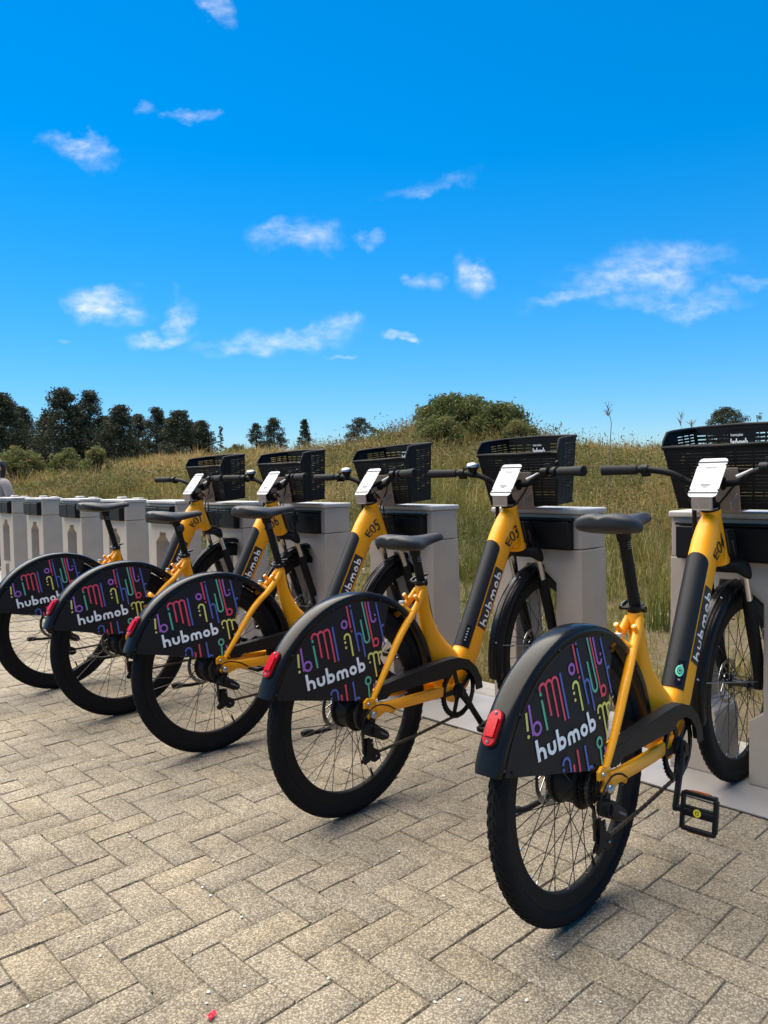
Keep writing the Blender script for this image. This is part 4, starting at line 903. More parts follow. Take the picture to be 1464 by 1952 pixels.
def grid_wall(m, c00, c10, c11, c01, cols, rows, bw, th, ribw, bowl=None, solid=()):
    """slatted basket wall: c00..c10 lower edge, c01..c11 upper edge; cols = rib positions 0..1, rows = number of slats"""
    c00, c10, c11, c01 = [np.array(q, float) for q in (c00, c10, c11, c01)]
    P = lambda a, b: (c00 * (1 - a) + c10 * a) * (1 - b) + (c01 * (1 - a) + c11 * a) * b
    nn = np.cross(c10 - c00, c01 - c00); nn /= np.linalg.norm(nn)
    for k in range(rows):
        b = (k + .5) / rows; p, q = P(0, b), P(1, b); t = (q - p) / 2; up = np.cross(nn, t / np.linalg.norm(t))
        m.obox((p + q) / 2, t, up * bw / 2, nn * th)
    for a in cols:
        p, q = P(a, 0), P(a, 1); t = (q - p) / 2; sd_ = np.cross(nn, t / np.linalg.norm(t)); m.obox((p + q) / 2, t, sd_ * ribw / 2, nn * th * 1.25)
    for a0, a1, b0, b1 in solid:
        p = P((a0 + a1) / 2, (b0 + b1) / 2); e1 = (P(a1, b0) - P(a0, b0)) / 2; e2 = (P(a0, b1) - P(a0, b0)) / 2; m.obox(p, e1, e2, nn * th * .8)
def MB_basket_rim(root):
    NL, NB_, FT, FB = (.948, .192, 1.184), (1.0, .158, .972), (1.142, .168, 1.256), (1.160, .138, .984); NS = (.972, .186, 1.236)
    mir = lambda q: (q[0], -q[1], q[2])
    # rim: near lip low, both sides rising, far edge high
    m = MB(); loop = [(.950, -.150, 1.184), (.949, 0, 1.183), (.950, .150, 1.184), NL, (.955, .191, 1.205), NS, (1.0, .184, 1.241), (1.10, .172, 1.252), FT, (1.147, .150, 1.258), (1.15, 0, 1.262), (1.147, -.150, 1.258), mir(FT), (1.10, -.172, 1.252), (1.0, -.184, 1.241), mir(NS), (.955, -.191, 1.205), mir(NL)]
    m.tube(loop, .0068, 10, loop=True, up=(0, 0, 1)); rim = m.build('basket', MATTE, root)
    m = MB(); grid_wall(m, mir(NB_), NB_, NL, mir(NL), [0.015, .2, .36, .5, .64, .8, .985], 19, .0098, .0012, .007, solid=((.015, .2, 0, .1), (.8, .985, 0, .1), (.015, .985, .9, 1), (.015, .985, 0, .07), (.44, .56, .05, .95)))
    m.build('basket_wall', MATTE, rim, smooth=False)
    m = MB(); grid_wall(m, mir(FB), FB, FT, mir(FT), [0.015, .13, .25, .37, .63, .75, .87, .985], 20, .0098, .0012, .006, solid=((.37, .63, .62, .97), (.015, .985, .94, 1), (.015, .985, 0, .06)))
    m.build('basket_wall', MATTE, rim, smooth=False)
    for s_ in (1, -1):
        mm = (lambda q: q) if s_ > 0 else mir; m = MB()
        nb, fb, ft, ns, nl = [np.array(mm(q), float) for q in (NB_, FB, FT, NS, NL)]
        grid_wall(m, nb, fb, ft, ns, [.02, .3, .55, .78, .985], 26, .0078, .0012, .007, solid=((.02, .34, .0, 1.0), (.02, .985, 0, .22), (.02, .985, .93, 1)))
        m.add([nl, ns, nb], [(0, 1, 2), (2, 1, 0)]); m.build('basket_wall', MATTE, rim, smooth=False, fix=False)
    m = MB(); m.prism([(1.0, .972), (1.16, .984), (1.16, .988), (1.0, .976)], -.15, .15); m.build('basket_floor', MATTE, rim)
    m = MB(); n_ = np.array((-1, 0, 0)); 
    m.obox((1.1455, 0, 1.212), (0.0012, 0, -.0002), (0, .046, 0), (.0012, 0, .032)); 
    V2, F2 = text_polys('Instruções', .013); mx = max(a for a, b in V2); m.add([(1.1415, .036 - a / mx * .042, 1.222 + b) for a, b in V2], F2, 1)
    ws, adv = logo_word(.021)
    for pts, w in ws:
        V2, F2 = ribbon([(a * .058 / adv, b) for a, b in pts], w); m.add([(1.1415, .036 - a, 1.193 + b) for a, b in V2], F2, 1)
    m.build('instruction_plate', [MATTE, WHITE], rim, smooth=False, fix=False)
    return rim

def number_decal(s):
    m = MB(); V2, F2 = text_polys(s, 1.0); mx = max(a for a, b in V2); my = max(b for a, b in V2)
    t0, t1 = 3.02, 6.3; a0, a1 = 100, 76          # runs up the tube; letters stand towards the rider
    # subdivide big glyph faces is not needed: the tube is nearly flat there
    ts = np.linspace(t0, t1, 60); P_ = [dt_point(q, 88) for q in ts]; cum = np.concatenate([[0], np.cumsum([np.linalg.norm(P_[i + 1] - P_[i]) for i in range(59)])])
    tf = lambda a: (np.interp(a * cum[-1], cum, ts) - t0) / (t1 - t0)
    m.add(*on_tube([(tf(a / mx), b / my) for a, b in V2], F2, t0, t1, a0, a1, .0016)); return m

#      x, y, yaw, lean, steer, saddle dz, crank deg, pedal deg, number, bell
BIKES = [(0.4626, 1.8438, 0.7994, -0.0169, -0.0428, .012, -122, 78, 'E04', False), (-0.1151, 2.4534, 0.8078, 0.0104, 0.0305, -.085, -54, 12, 'E03', True),
         (-0.7018, 3.0558, 0.7445, -0.0210, -0.0007, .008, 15, 6, 'E05', True), (-1.2413, 3.5647, 0.8034, 0.0019, 0.0062, -.030, -20, 20, 'E06', True), (-1.7476, 4.0462, 0.8429, -0.0123, -0.0213, .008, 25, 10, 'E07', False)]
BLABEL = ['nearest yellow and black rental bicycle numbered E04, round green sticker on its battery', 'yellow and black rental bicycle numbered E03 with the lowest saddle', 'yellow and black rental bicycle numbered E05 in the middle of the row', 'yellow and black rental bicycle whose number is hidden by the E05 bicycle saddle', 'farthest yellow and black rental bicycle, numbered E07, at the left end']
proto = build_bike()
bike_roots = [proto] + [copy_tree(proto) for _ in BIKES[1:]]
FRONT_NAMES = tuple(sorted({o.name.split('.')[0] for o in FW_PARTS}))
def add_bell(parent):
    m = MB(); c_ = np.array((.885, .172, 1.139)); m.lathe([(0, .015), (.014, .014), (.023, .010), (.0275, .003), (.028, -.004), (.026, -.006), (0, -.006)], (0, 0, 0), 24)
    m.v = [(c_[0] + x, c_[1] + z, c_[2] + y) for x, y, z in m.v]; m.build('bell', STEEL, parent)
    m = MB(); m.tube([c_ + (0, 0, -.005), c_ + (-.002, 0, -.028)], [.024, .014], 16); m.tube([c_ + (0, -.012, -.034), c_ + (0, .012, -.034)], .0155, 14); m.bar(c_ + (-.02, .0, -.012), c_ + (-.045, .02, -.012), .012, .005); m.build('bell_base', BLK, parent)
for b_, (root, (x, y, yaw, lean, steer, dz, crk, ped, num, bell)) in enumerate(zip(bike_roots, BIKES)):
    root.location = (x, y, 0); root.rotation_euler = (lean, 0, yaw)
    tag(root, BLABEL[b_], 'bicycle', 'rental bicycles parked in the docking row')
    S_ = Matrix.Translation(Vector(HT_B)) @ Matrix.Rotation(steer, 4, Vector(AX)) @ Matrix.Translation(-Vector(HT_B))
    for ch in root.children:
        nm = ch.name.split('.')[0]
        if nm in FRONT_NAMES: ch.matrix_local = S_
        if nm in ('seat_post', 'saddle'): ch.location = Vector((-.285, 0, .958)) * dz
        if nm == 'crankset':
            ch.rotation_euler = (0, R(-crk), 0)
            for c2 in ch.children:
                if c2.name.startswith('pedal'): c2.rotation_euler = (0, R(crk - ped), 0)
        if nm == 'frame': frame_o = ch
        if nm == 'battery': batt_o = ch
        if nm == 'handlebar': bar_o = ch
    number_decal(num).build('bike_number', INK, frame_o, smooth=False, fix=False)
    if bell: add_bell(bar_o)
    if b_ == 0:
        m = MB(); a_ = arc(.5, .5, .40, 0, 360, 28); V2, F2 = ribbon(a_, .2, .05); m.add(*on_tube(V2, F2, 2.075, 2.155, 10, 40, .0085)); V2, F2 = ribbon(arc(.5, .5, .17, 0, 360, 18), .08, .05); m.add(*on_tube(V2, F2, 2.075, 2.155, 10, 40, .0086)); m.build('round_sticker', TEAL, batt_o, smooth=False, fix=False)
        for ch in root.children:
            if ch.name.startswith('crankset'):
                pd = [c2 for c2 in ch.children if c2.name.startswith('pedal') and c2.location.y < 0][0]
                m = MB(); m.box(-.056, -.0535, -.09, -.035, -.005, .005); m.box(.0535, .056, -.09, -.035, -.005, .005); o = m.build('reflector', ORANGE, ch); o.location = pd.location; o.rotation_euler = pd.rotation_euler
                m = MB(); V2, F2 = disc(0, 0, .0105, 20); m.add([(a, -.06 + b, .0102) for a, b in V2], F2, 0); m.add([(a, -.06 + b, -.0102) for a, b in V2], F2, 0)
                V3, F3 = text_polys('D', .015)
                for zz, sg_ in ((.0106, 1), (-.0106, -1)): m.add([(sg_ * (b - .005), -.06 + a - .005, zz) for a, b in V3], F3, 1)
                o = m.build('pedal_emblem', [LEMON, INK], ch, smooth=False, fix=False); o.location = pd.location; o.rotation_euler = pd.rotation_euler
# ================================================================ vegetation
CF, CH, CP, CR = 1449.2, 1.0926, -0.0439, -0.0163
def ray(u, v):
    x, y = u - 732, v - 976; c, s_ = math.cos(-CR), math.sin(-CR); x, y = c * x - s_ * y, s_ * x + c * y; c, s_ = math.cos(CP), math.sin(CP)
    return np.array([x, c * CF + s_ * y, s_ * CF - c * y])
def place(u, v, depth): r_ = ray(u, v); return r_[0] / r_[1] * depth, depth, CH + r_[2] / r_[1] * depth
def on_ground(u, v): r_ = ray(u, v); k = -CH / r_[2]; return r_[0] * k, r_[1] * k
def leaf_mat(name, stops, trans=.25, rough=.6):
    m, t, b = node_mat(name); a_ = t.nodes.new('ShaderNodeAttribute'); a_.attribute_name = 'tone'
    r_ = t.nodes.new('ShaderNodeValToRGB'); e = r_.color_ramp.elements
    while len(e) < len(stops): e.new(.5)
    for el, (p_, c_) in zip(e, stops): el.position = p_; el.color = (*c_, 1)
    t.links.new(a_.outputs['Fac'], r_.inputs[0]); t.links.new(r_.outputs[0], b.inputs['Base Color']); b.inputs['Roughness'].default_value = rough; b.inputs['Specular IOR Level'].default_value = .25
    tr = t.nodes.new('ShaderNodeBsdfTranslucent'); t.links.new(r_.outputs[0], tr.inputs[0]); mxs = t.nodes.new('ShaderNodeMixShader'); mxs.inputs[0].default_value = trans
    o_ = t.nodes['Material Output']; t.links.new(b.outputs[0], mxs.inputs[1]); t.links.new(tr.outputs[0], mxs.inputs[2]); t.links.new(mxs.outputs[0], o_.inputs[0]); return m
GRASS = leaf_mat('dry_grass', [(0, (.075, .095, .016)), (.25, (.15, .145, .030)), (.5, (.27, .215, .060)), (.75, (.44, .32, .125)), (1, (.30, .175, .08))], .35)
PINE = leaf_mat('pine_needles', [(0, (.024, .031, .018)), (.5, (.046, .055, .029)), (1, (.085, .090, .045))], .25)
LEAF = leaf_mat('shrub_leaves', [(0, (.045, .065, .018)), (.5, (.095, .115, .032)), (1, (.19, .17, .06))], .42)
BARK = mat('bark', (.055, .042, .033), .9, noise_amt=.4, noise_scale=12)
def np_mesh(name, V, F, tone, m, parent=None):
    """V (n,3), F list-array (k,3|4) -> object with a per-face tone attribute"""
    me = bpy.data.meshes.new(name); V = np.asarray(V, np.float32); F = np.asarray(F, np.int32); k = F.shape[1]
    me.vertices.add(len(V)); me.vertices.foreach_set('co', V.ravel()); me.loops.add(F.size); me.loops.foreach_set('vertex_index', F.ravel()); me.polygons.add(len(F)); me.polygons.foreach_set('loop_start', np.arange(0, F.size, k, dtype=np.int32)); me.update(calc_edges=True)
    a_ = me.attributes.new('tone', 'FLOAT', 'FACE'); a_.data.foreach_set('value', np.asarray(tone, np.float32)); me.materials.append(m); me.validate()
    o = bpy.data.objects.new(name, me); COL.objects.link(o)
    if parent: o.parent = parent
    return o
def blades(P, hgt, wid, tone, lean=.72, rg=RNG):
    """one bent blade per base point -> 5 verts, drawn as 3 triangles"""
    n = len(P); az = rg.uniform(0, 2 * np.pi, n); ln = np.abs(rg.normal(0, lean, n)); d = np.stack([np.cos(az), np.sin(az), np.zeros(n)], 1); sd_ = np.stack([-np.sin(az + rg.normal(0, 1, n)), np.cos(az + rg.normal(0, 1, n)), np.zeros(n)], 1); sd_ /= np.linalg.norm(sd_, axis=1)[:, None]
    h = hgt[:, None]; w = wid[:, None] / 2; up = np.array([0, 0, 1.0])
    mid = P + up * h * .55 + d * h * (ln[:, None] * .25); tip = P + up * h * np.clip(1 - .35 * ln[:, None], .35, 1) + d * h * ln[:, None] * .8
    V = np.stack([P - sd_ * w, P + sd_ * w, mid + sd_ * w * .75, mid - sd_ * w * .75, tip], 1).reshape(-1, 3); b0 = (np.arange(n) * 5)[:, None]
    F = np.concatenate([b0 + np.array([0, 1, 2]), b0 + np.array([0, 2, 3]), b0 + np.array([3, 2, 4])], 1).reshape(-1, 3); return V, F, np.repeat(tone, 3)
def leaf_quads(C, size, aspect=.55, rg=RNG, droop=0.0):
    n = len(C); a = rg.normal(0, 1, (n, 3)); a /= np.linalg.norm(a, axis=1)[:, None]; b_ = rg.normal(0, 1, (n, 3)); b_ -= a * (a * b_).sum(1)[:, None]; b_ /= np.linalg.norm(b_, axis=1)[:, None]
    sz = (np.full(n, size) if np.isscalar(size) else size)[:, None] * rg.uniform(.6, 1.35, (n, 1)); a = a * sz / 2; b_ = b_ * sz * aspect / 2
    V = np.stack([C - a, C - b_ * .9, C + a, C + b_], 1).reshape(-1, 3); F = (np.arange(n) * 4)[:, None] + np.arange(4); return V, F
def scatter(nt, y0, y1, power=1.0):
    y = y0 + (y1 - y0) * RNG.random(nt) ** power; x = (RNG.random(nt) * 2 - 1) * (.60 * y + 1.2); return x, y
def nn_ss(x, y): return x * ND[0] + y * ND[1], x * RD[0] + y * RD[1]
def bare(x, y):
    n, s_ = nn_ss(x, y); soil = np.exp(-(((n - 7.6) / 1.3) ** 2 + ((s_ - 15.0) / 3.2) ** 2)) + .8 * np.exp(-(((n - 5.2) / .9) ** 2 + ((s_ - 1.6) / 1.3) ** 2))
    return soil + .55 * smooth(.60, .75, vnoise(x * .5, y * .5, 21))
# tall grass on the bank
x, y = scatter(40000, 5.5, 44, 1.15); n, s_ = nn_ss(x, y); keep = (n > 5.0 + .8 * (vnoise(x * .8, y * .8, 9) - .5)) & (RNG.random(len(x)) > bare(x, y)); x, y, n, s_ = x[keep], y[keep], n[keep], s_[keep]
z = terrain(x, y); dens = 7; dist = np.hypot(x, y)
g1 = np.clip(1.6 * (vnoise(x * .30, y * .30, 31) - .5) + .5, 0, 1); g2 = vnoise(x * 1.4, y * 1.4, 33)
tuft_h = (.22 + .42 * smooth(5, 9, n)) * (.55 + .75 * g2) * (.75 + .5 * RNG.random(len(x)))
g3 = vnoise(x * .7, y * .7, 35); tuft_tone = np.clip(-.10 + .50 * g1 + .48 * g3 + RNG.normal(0, .18, len(x)) - .34 * (1 - smooth(6, 9.5, n)) + .16 * smooth(9, 13, n), 0, 1)
cl_ = vnoise(x * 2.3, y * 2.3, 61); kk = RNG.random(len(x)) < .35 + .9 * smooth(.35, .65, cl_); x, y, z, n, dist, tuft_h, tuft_tone = x[kk], y[kk], z[kk], n[kk], dist[kk], tuft_h[kk] * (.7 + .55 * cl_[kk]), tuft_tone[kk]
B = np.repeat(np.stack([x, y, z], 1), dens, 0) + np.concatenate([RNG.normal(0, .055, (len(x) * dens, 2)) * (1 + np.repeat(dist, dens)[:, None] * .03), np.full((len(x) * dens, 1), -.02)], 1)
hh = np.repeat(tuft_h, dens) * RNG.uniform(.45, 1.15, len(B)); ww = np.maximum(.0045, .00075 * np.repeat(dist, dens)) * RNG.uniform(.7, 1.4, len(B)); tt = np.clip(np.repeat(tuft_tone, dens) + RNG.normal(0, .12, len(B)), 0, 1)
V, F, T = blades(B, hh, ww, tt); V0, F0, T0_ = V, F, T; o = np_mesh('tall_grass', V, F, T, GRASS); tag(o, 'tall straw and olive grass covering the bank', 'grass', kind='stuff')
# short grass between the kerb and the bank
x, y = scatter(26000, 3.6, 9.5, 1.0); n, s_ = nn_ss(x, y); keep = (n > 3.14) & (n < 6.2) & (RNG.random(len(x)) > bare(x, y) * .9); x, y, n = x[keep], y[keep], n[keep]; z = terrain(x, y); dens = 5
g2 = vnoise(x * 1.1, y * 1.1, 41); big = smooth(.66, .8, vnoise(x * 2.2, y * 2.2, 43)) * smooth(3.5, 4.4, n)
th = .035 + .07 * g2 + .22 * big; tone0 = np.clip(.08 + .55 * vnoise(x * .9, y * .9, 47) + RNG.normal(0, .12, len(x)), 0, 1)
B = np.repeat(np.stack([x, y, z], 1), dens, 0) + np.concatenate([RNG.normal(0, .035, (len(x) * dens, 2)), np.full((len(x) * dens, 1), -.01)], 1)
V, F, T = blades(B, np.repeat(th, dens) * RNG.uniform(.5, 1.2, len(B)), np.full(len(B), .0048) * RNG.uniform(.7, 1.5, len(B)), np.clip(np.repeat(tone0, dens) + RNG.normal(0, .1, len(B)), 0, 1), .55); o = np_mesh('short_grass', V, F, T, GRASS); tag(o, 'short green and dry grass just behind the kerb', 'grass', kind='stuff')
# broad leaved weeds and dead brush on the bank
x, y = scatter(3600, 6, 26, 1.1); n, s_ = nn_ss(x, y); keep = (n > 4.9) & (vnoise(x * .6, y * .6, 51) > .36) & (RNG.random(len(x)) > bare(x, y)); x, y, n = x[keep], y[keep], n[keep]; z = terrain(x, y); k = 80
wh = RNG.uniform(.12, .36, len(x)) * (.55 + .95 * smooth(5.5, 9, n)); C = np.repeat(np.stack([x, y, z], 1), k, 0) + RNG.normal(0, 1, (len(x) * k, 3)) * np.stack([np.repeat(wh * .8, k)] * 3, 1) * (1, 1, .45) + np.stack([np.zeros(len(x) * k)] * 2 + [np.repeat(wh * .8, k)], 1); C[:, 2] = np.maximum(C[:, 2], np.repeat(z, k) + .01)
V, F = leaf_quads(C, np.maximum(.04, .0046 * np.repeat(y, k)), .30); tn_ = np.clip(np.repeat(RNG.random(len(x)) ** 1.3, k) + RNG.normal(0, .16, len(C)), 0, 1); o = np_mesh('bank_weeds', V, F, tn_, leaf_mat('weeds', [(0, (.060, .085, .018)), (.40, (.105, .115, .026)), (.62, (.20, .15, .055)), (.82, (.14, .085, .04)), (1, (.075, .048, .026))], .35)); tag(o, 'low green weeds and brown dead brush among the grass', 'weeds', kind='stuff')
# bright tufts close behind the docks
def tuft(u, v, nb, hgt, label):
    x, y = on_ground(u, v); P = np.stack([x + RNG.normal(0, .10, nb), y + RNG.normal(0, .10, nb), np.zeros(nb)], 1); P[:, 2] = terrain(P[:, 0], P[:, 1]) - .01
    V, F, T = blades(P, hgt * RNG.uniform(.45, 1.1, nb), RNG.uniform(.005, .009, nb), np.clip(RNG.normal(.06, .08, nb), 0, 1), .45); o = np_mesh('grass_tuft', V, F, T, GRASS); tag(o, label, 'grass tuft', 'green grass tufts behind the docks')
tuft(1262, 1205, 150, .42, 'bright green grass tuft between the E03 and E04 docks'); tuft(905, 1120, 110, .40, 'green grass tuft seen between the E05 and E03 docks'); tuft(1195, 1120, 90, .32, 'green grass tuft behind the E04 bicycle seat post')
# stones and clods of bare soil
def clods():
    V = []; F = []; tone = []; off = 0; x, y = scatter(16000, 5, 30); k = (RNG.random(len(x)) < bare(x, y) * .75); x, y = x[k], y[k]; z = terrain(x, y)
    for a, b_, c_ in zip(x, y, z):
        r_ = (.012 + .035 * random.random() ** 2) * (1 + .03 * b_); q = np.array([[1, 0, 0], [-1, 0, 0], [0, 1, 0], [0, -1, 0], [0, 0, .8], [0, 0, -.5]]) * r_ * RNG.uniform(.6, 1.3, (6, 3)) + (a, b_, c_); V.append(q)
        F.append(np.array([[0, 2, 4], [2, 1, 4], [1, 3, 4], [3, 0, 4], [2, 0, 5], [1, 2, 5], [3, 1, 5], [0, 3, 5]]) + off); tone += [random.random()] * 8; off += 6
    o = np_mesh('soil_clods', np.concatenate(V), np.concatenate(F), tone, leaf_mat('clod_soil', [(0, (.12, .075, .045)), (.6, (.23, .16, .10)), (1, (.38, .33, .26))], 0.0, .95)); tag(o, 'brown soil clods and stones on the bare patches', 'soil', kind='stuff')
clods()
def tree(u, vtop, hw_px, depth, label, kind='pine', dens=1.0, name='pine_tree', bare_frac=.3, lean=0.0):
    x, y, zt = place(u, vtop, depth); zb = float(terrain(x, y)) - .05; H = zt - zb; rw = hw_px * depth / CF; rg = np.random.default_rng(int(u * 7 + vtop))
    r_ = empty(name, (x, y, zb)); tag(r_, label, 'tree', 'pine trees on the skyline' if kind == 'pine' else None)
    m = MB(); tr = .022 * H * .55 + .03; pts = [(rg.normal(0, .02) * H * k, rg.normal(0, .02) * H * k, H * k * .93) for k in np.linspace(0, 1, 7)]; m.tube(pts, [tr * (1 - .85 * k) for k in np.linspace(0, 1, 7)], 8)
    C = []; szs = []; ncl = int(60 * dens)
    for i in range(ncl):
        f = bare_frac + (1 - bare_frac) * (i + rg.random()) / ncl
        prof = (1 - ((f - bare_frac) / (1 - bare_frac)) ** 1.7) ** .8 * .95 + .07 if kind == 'pine' else math.sqrt(max(.05, 1 - (2 * (f - bare_frac) / (1 - bare_frac) - .9) ** 2 * .9))
        if kind == 'spire': prof = (1 - (f - bare_frac) / (1 - bare_frac)) * .9 + .12
        az = rg.uniform(0, 2 * math.pi); rr = rw * prof * rg.uniform(.35, 1.05); px_, py_ = rr * math.cos(az), rr * math.sin(az); zc = H * f * .985
        base = np.interp(f * .9, np.linspace(0, 1, 7), [p_[2] / H for p_ in pts]) * H * .92
        m.tube([(pts[3][0] * f, pts[3][1] * f, max(.1, min(zc - .12 * rr, H * .92))), (px_ * .55, py_ * .55, zc - .04 * rr), (px_, py_, zc)], [tr * .28 * (1.15 - f), tr * .18 * (1.15 - f), .012], 5)
        cs = rw * rg.uniform(.15, .27) * (.75 if kind == 'spire' else 1); k = int((70 if kind != 'spire' else 40) * dens ** .3)
        q = np.clip(rg.normal(0, 1, (k, 3)), -1.5, 1.5) * np.array([cs, cs, cs * .6]) * .6 + (px_, py_, zc); C.append(q); szs.append(np.full(k, max(cs * .40, .0017 * depth)))
    C = np.concatenate(C); szs = np.concatenate(szs); C[:, 2] = np.clip(C[:, 2], .05, H * 1.01)
    m.build('trunk', BARK, r_); V, F = leaf_quads(C, szs, .5, rg); tone = np.repeat(rg.random(ncl), [1] * ncl); tn_ = np.clip(rg.normal(.42, .25, len(F)), 0, 1); np_mesh('crown', V, F, tn_, PINE, r_); return r_
TREES = [(2, 752, 40, 64, 'dark pine cut by the left edge of the photo'), (42, 776, 26, 70, 'low dark pine between the left edge pine and the tallest pine'), (118, 741, 40, 64, 'tallest dark pine of the left grove'), (170, 746, 32, 66, 'tall dark pine just right of the tallest pine'), (228, 774, 34, 62, 'broad dark pine in the middle of the left grove'),
         (262, 790, 24, 70, 'low dark pine behind the middle of the left grove'), (297, 777, 24, 64, 'narrow dark pine right of the middle of the grove'), (343, 784, 34, 60, 'rounded dark pine near the right end of the grove'), (384, 803, 24, 62, 'small dark pine ending the left grove on the right'), (90, 790, 30, 74, 'dark pine standing behind the two tallest pines'), (200, 795, 30, 75, 'dark pine filling the gap behind the grove'), (20, 785, 30, 73, 'dark pine filling the gap behind the left edge pine'), (148, 775, 30, 76, 'dark pine showing between the two tallest pines'), (318, 800, 28, 70, 'low dark pine between the narrow pine and the rounded pine'), (366, 806, 24, 68, 'low dark pine behind the right end of the grove')]
for i, (u, v, w, d, lab) in enumerate(TREES): tree(u, v, w * 1.36, d, lab, 'pine', 2.5, bare_frac=.10)
tree(420, 811, 15, 58, 'thin young pine alone just right of the grove', 'spire', .7, bare_frac=.15)
tree(488, 807, 24, 54, 'smaller pine of the pair left of the centre', 'pine', 1.7, bare_frac=.12); tree(521, 797, 31, 54, 'taller pine of the pair left of the centre', 'pine', 2.0, bare_frac=.12)
tree(580, 799, 25, 50, 'slender feathery pine with layered branches left of the mound', 'spire', 2.6, bare_frac=.10); tree(684, 797, 30, 46, 'small round dark tree behind the E05 basket', 'round', 1.8, name='round_tree', bare_frac=.25)
tree(1385, 777, 36, 34, 'dark round tree on the skyline above the E04 basket', 'round', 2.4, name='round_tree', bare_frac=.25); tree(1448, 783, 20, 24, 'wispy sapling at the right edge of the skyline', 'spire', .35, name='sapling', bare_frac=.2)
tree(808, 776, 20, 26, 'small dark tree rising from the left side of the mound', 'round', 1.4, name='round_tree', bare_frac=.4)
def shrub(u, vtop, hw_px, depth, label, nleaf, lsize, tone=(.5, .25), flat=1.0, hgt=None, ncl=60):
    x, y, zt = place(u, vtop, depth); rw = hw_px * depth / CF; zb = float(terrain(x, y)) - .1; H = zt - zb; rg = np.random.default_rng(int(u + 3 * vtop)); r_ = empty('shrub', (x, y, zb)); tag(r_, label, 'shrub', 'shrubs on the bank')
    m = MB(); cen = []
    for i in range(ncl):
        az = rg.uniform(0, 2 * math.pi); q = rg.random() ** .5; f = math.sqrt(max(0, 1 - q * q)); px_, py_ = rw * q * math.cos(az) * .92, rw * q * math.sin(az) * .8; zc = H * (.25 + .70 * f * rg.uniform(.55, 1.0)) if i > 6 else H * rg.uniform(.8, .95) * f
        cen.append((px_, py_, zc)); m.tube([(px_ * .15, py_ * .15, 0), (px_ * .6, py_ * .6, zc * .55), (px_, py_, zc)], [.03, .018, .006], 5)
    cen = np.array(cen); k = nleaf // ncl; C = np.repeat(cen, k, 0) + np.clip(rg.normal(0, 1, (ncl * k, 3)), -1.6, 1.6) * np.array([rw * .13, rw * .13, H * .075]); C[:, 2] = np.clip(C[:, 2], .0, H * 1.02)
    m.build('branches', BARK, r_); V, F = leaf_quads(C, lsize, .38, rg); tn_ = np.clip(np.repeat(rg.normal(tone[0], tone[1] * .6, ncl), k) + rg.normal(0, tone[1] * .6, ncl * k), 0, 1); np_mesh('foliage', V, F, tn_, LEAF, r_)
shrub(872, 752, 84, 21, 'large rounded green shrub crowning the mound', 9000, .115, (.42, .3), ncl=120)
shrub(952, 768, 62, 20, 'olive shrub on the right shoulder of the mound', 5500, .105, (.55, .3), ncl=80)
shrub(838, 790, 55, 19, 'yellowish green shrub low on the left of the mound', 4200, .10, (.65, .28), ncl=60)
shrub(735, 818, 42, 26, 'loose pale shrub between the round dark tree and the mound', 2400, .11, (.7, .25), ncl=40)
shrub(990, 800, 46, 19, 'low wispy shrub at the right foot of the mound', 2600, .09, (.75, .25), ncl=40)
shrub(32, 852, 52, 32, 'bright green bush at the far left below the pines', 3600, .15, (.72, .25), ncl=50)
shrub(130, 856, 44, 33, 'green bush below the tallest pine', 3000, .15, (.62, .25), ncl=45)
shrub(186, 850, 26, 34, 'brownish bush right of the green bush below the pines', 1800, .14, (.85, .2), ncl=30)
shrub(450, 846, 24, 36, 'low dark bush at the foot of the pair of pines', 1500, .14, (.3, .2), ncl=25)
# tall dry stalks against the sky
DRY = mat('dry_stalk', (.20, .145, .075), .9)
def stalk(u, v0, v1, depth, label, seed, rad=.010):
    rg = np.random.default_rng(seed); x, y, zt = place(u, v1, depth); z0 = float(terrain(x, y)); m = MB(); H = zt - z0
    P = [(x + rg.normal(0, .005) * i - .012 * (6 - i), y, z0 + H * i / 6) for i in range(7)]; m.tube(P, [rad * (1.1 - .8 * i / 6) for i in range(7)], 6)
    for i in range(16):
        f = rg.uniform(.78, 1.0); b_ = np.array(P[-1]) * (f) + np.array(P[3]) * (1 - f); m.tube([b_, b_ + (rg.normal(0, .035), rg.normal(0, .035), rg.uniform(.02, .09))], [.004, .002], 4)
    o = m.build('dry_stalk', DRY); tag(o, label, 'stalk')
stalk(1168, 850, 774, 9.5, 'tall single dry stalk standing against the sky', 3); stalk(1300, 850, 792, 10, 'thin dry stalk left of the E04 basket', 5, .005); stalk(1322, 850, 800, 10.5, 'short dry stalk close above the E04 basket rim', 8, .005)
# ---- small things on the paving
PEB = mat('white_pebble', (.60, .56, .50), .7, noise_amt=.2, noise_scale=90)
m = MB(); m.sphere((0, 0, 0), 1, 7, 5, (1, .75, .55)); pb = m.build('pebble', PEB); first = True
C1 = lambda a, b_: (a / 2.928, 1560 + b_ / 2.928); C2 = lambda a, b_: (450 + a / 2.928, 1560 + b_ / 2.928); C3 = lambda a, b_: (964 + a / 2.928, 1560 + b_ / 2.928)
PB_ = [C1(*q) for q in ((365, 45), (725, 105), (1190, 238), (1130, 388), (1175, 435), (250, 465), (1350, 555), (440, 662), (560, 772), (305, 903), (1163, 975), (1155, 1035), (1367, 940), (155, 1055))] + [C2(*q) for q in ((190, 920), (275, 990), (515, 897), (690, 740), (1160, 438), (910, 187), (1110, 1030), (1247, 1018))] + [C3(*q) for q in ((118, 1020), (530, 1028), (265, 765), (750, 298))] + [(178, 1449), (176, 1450)]
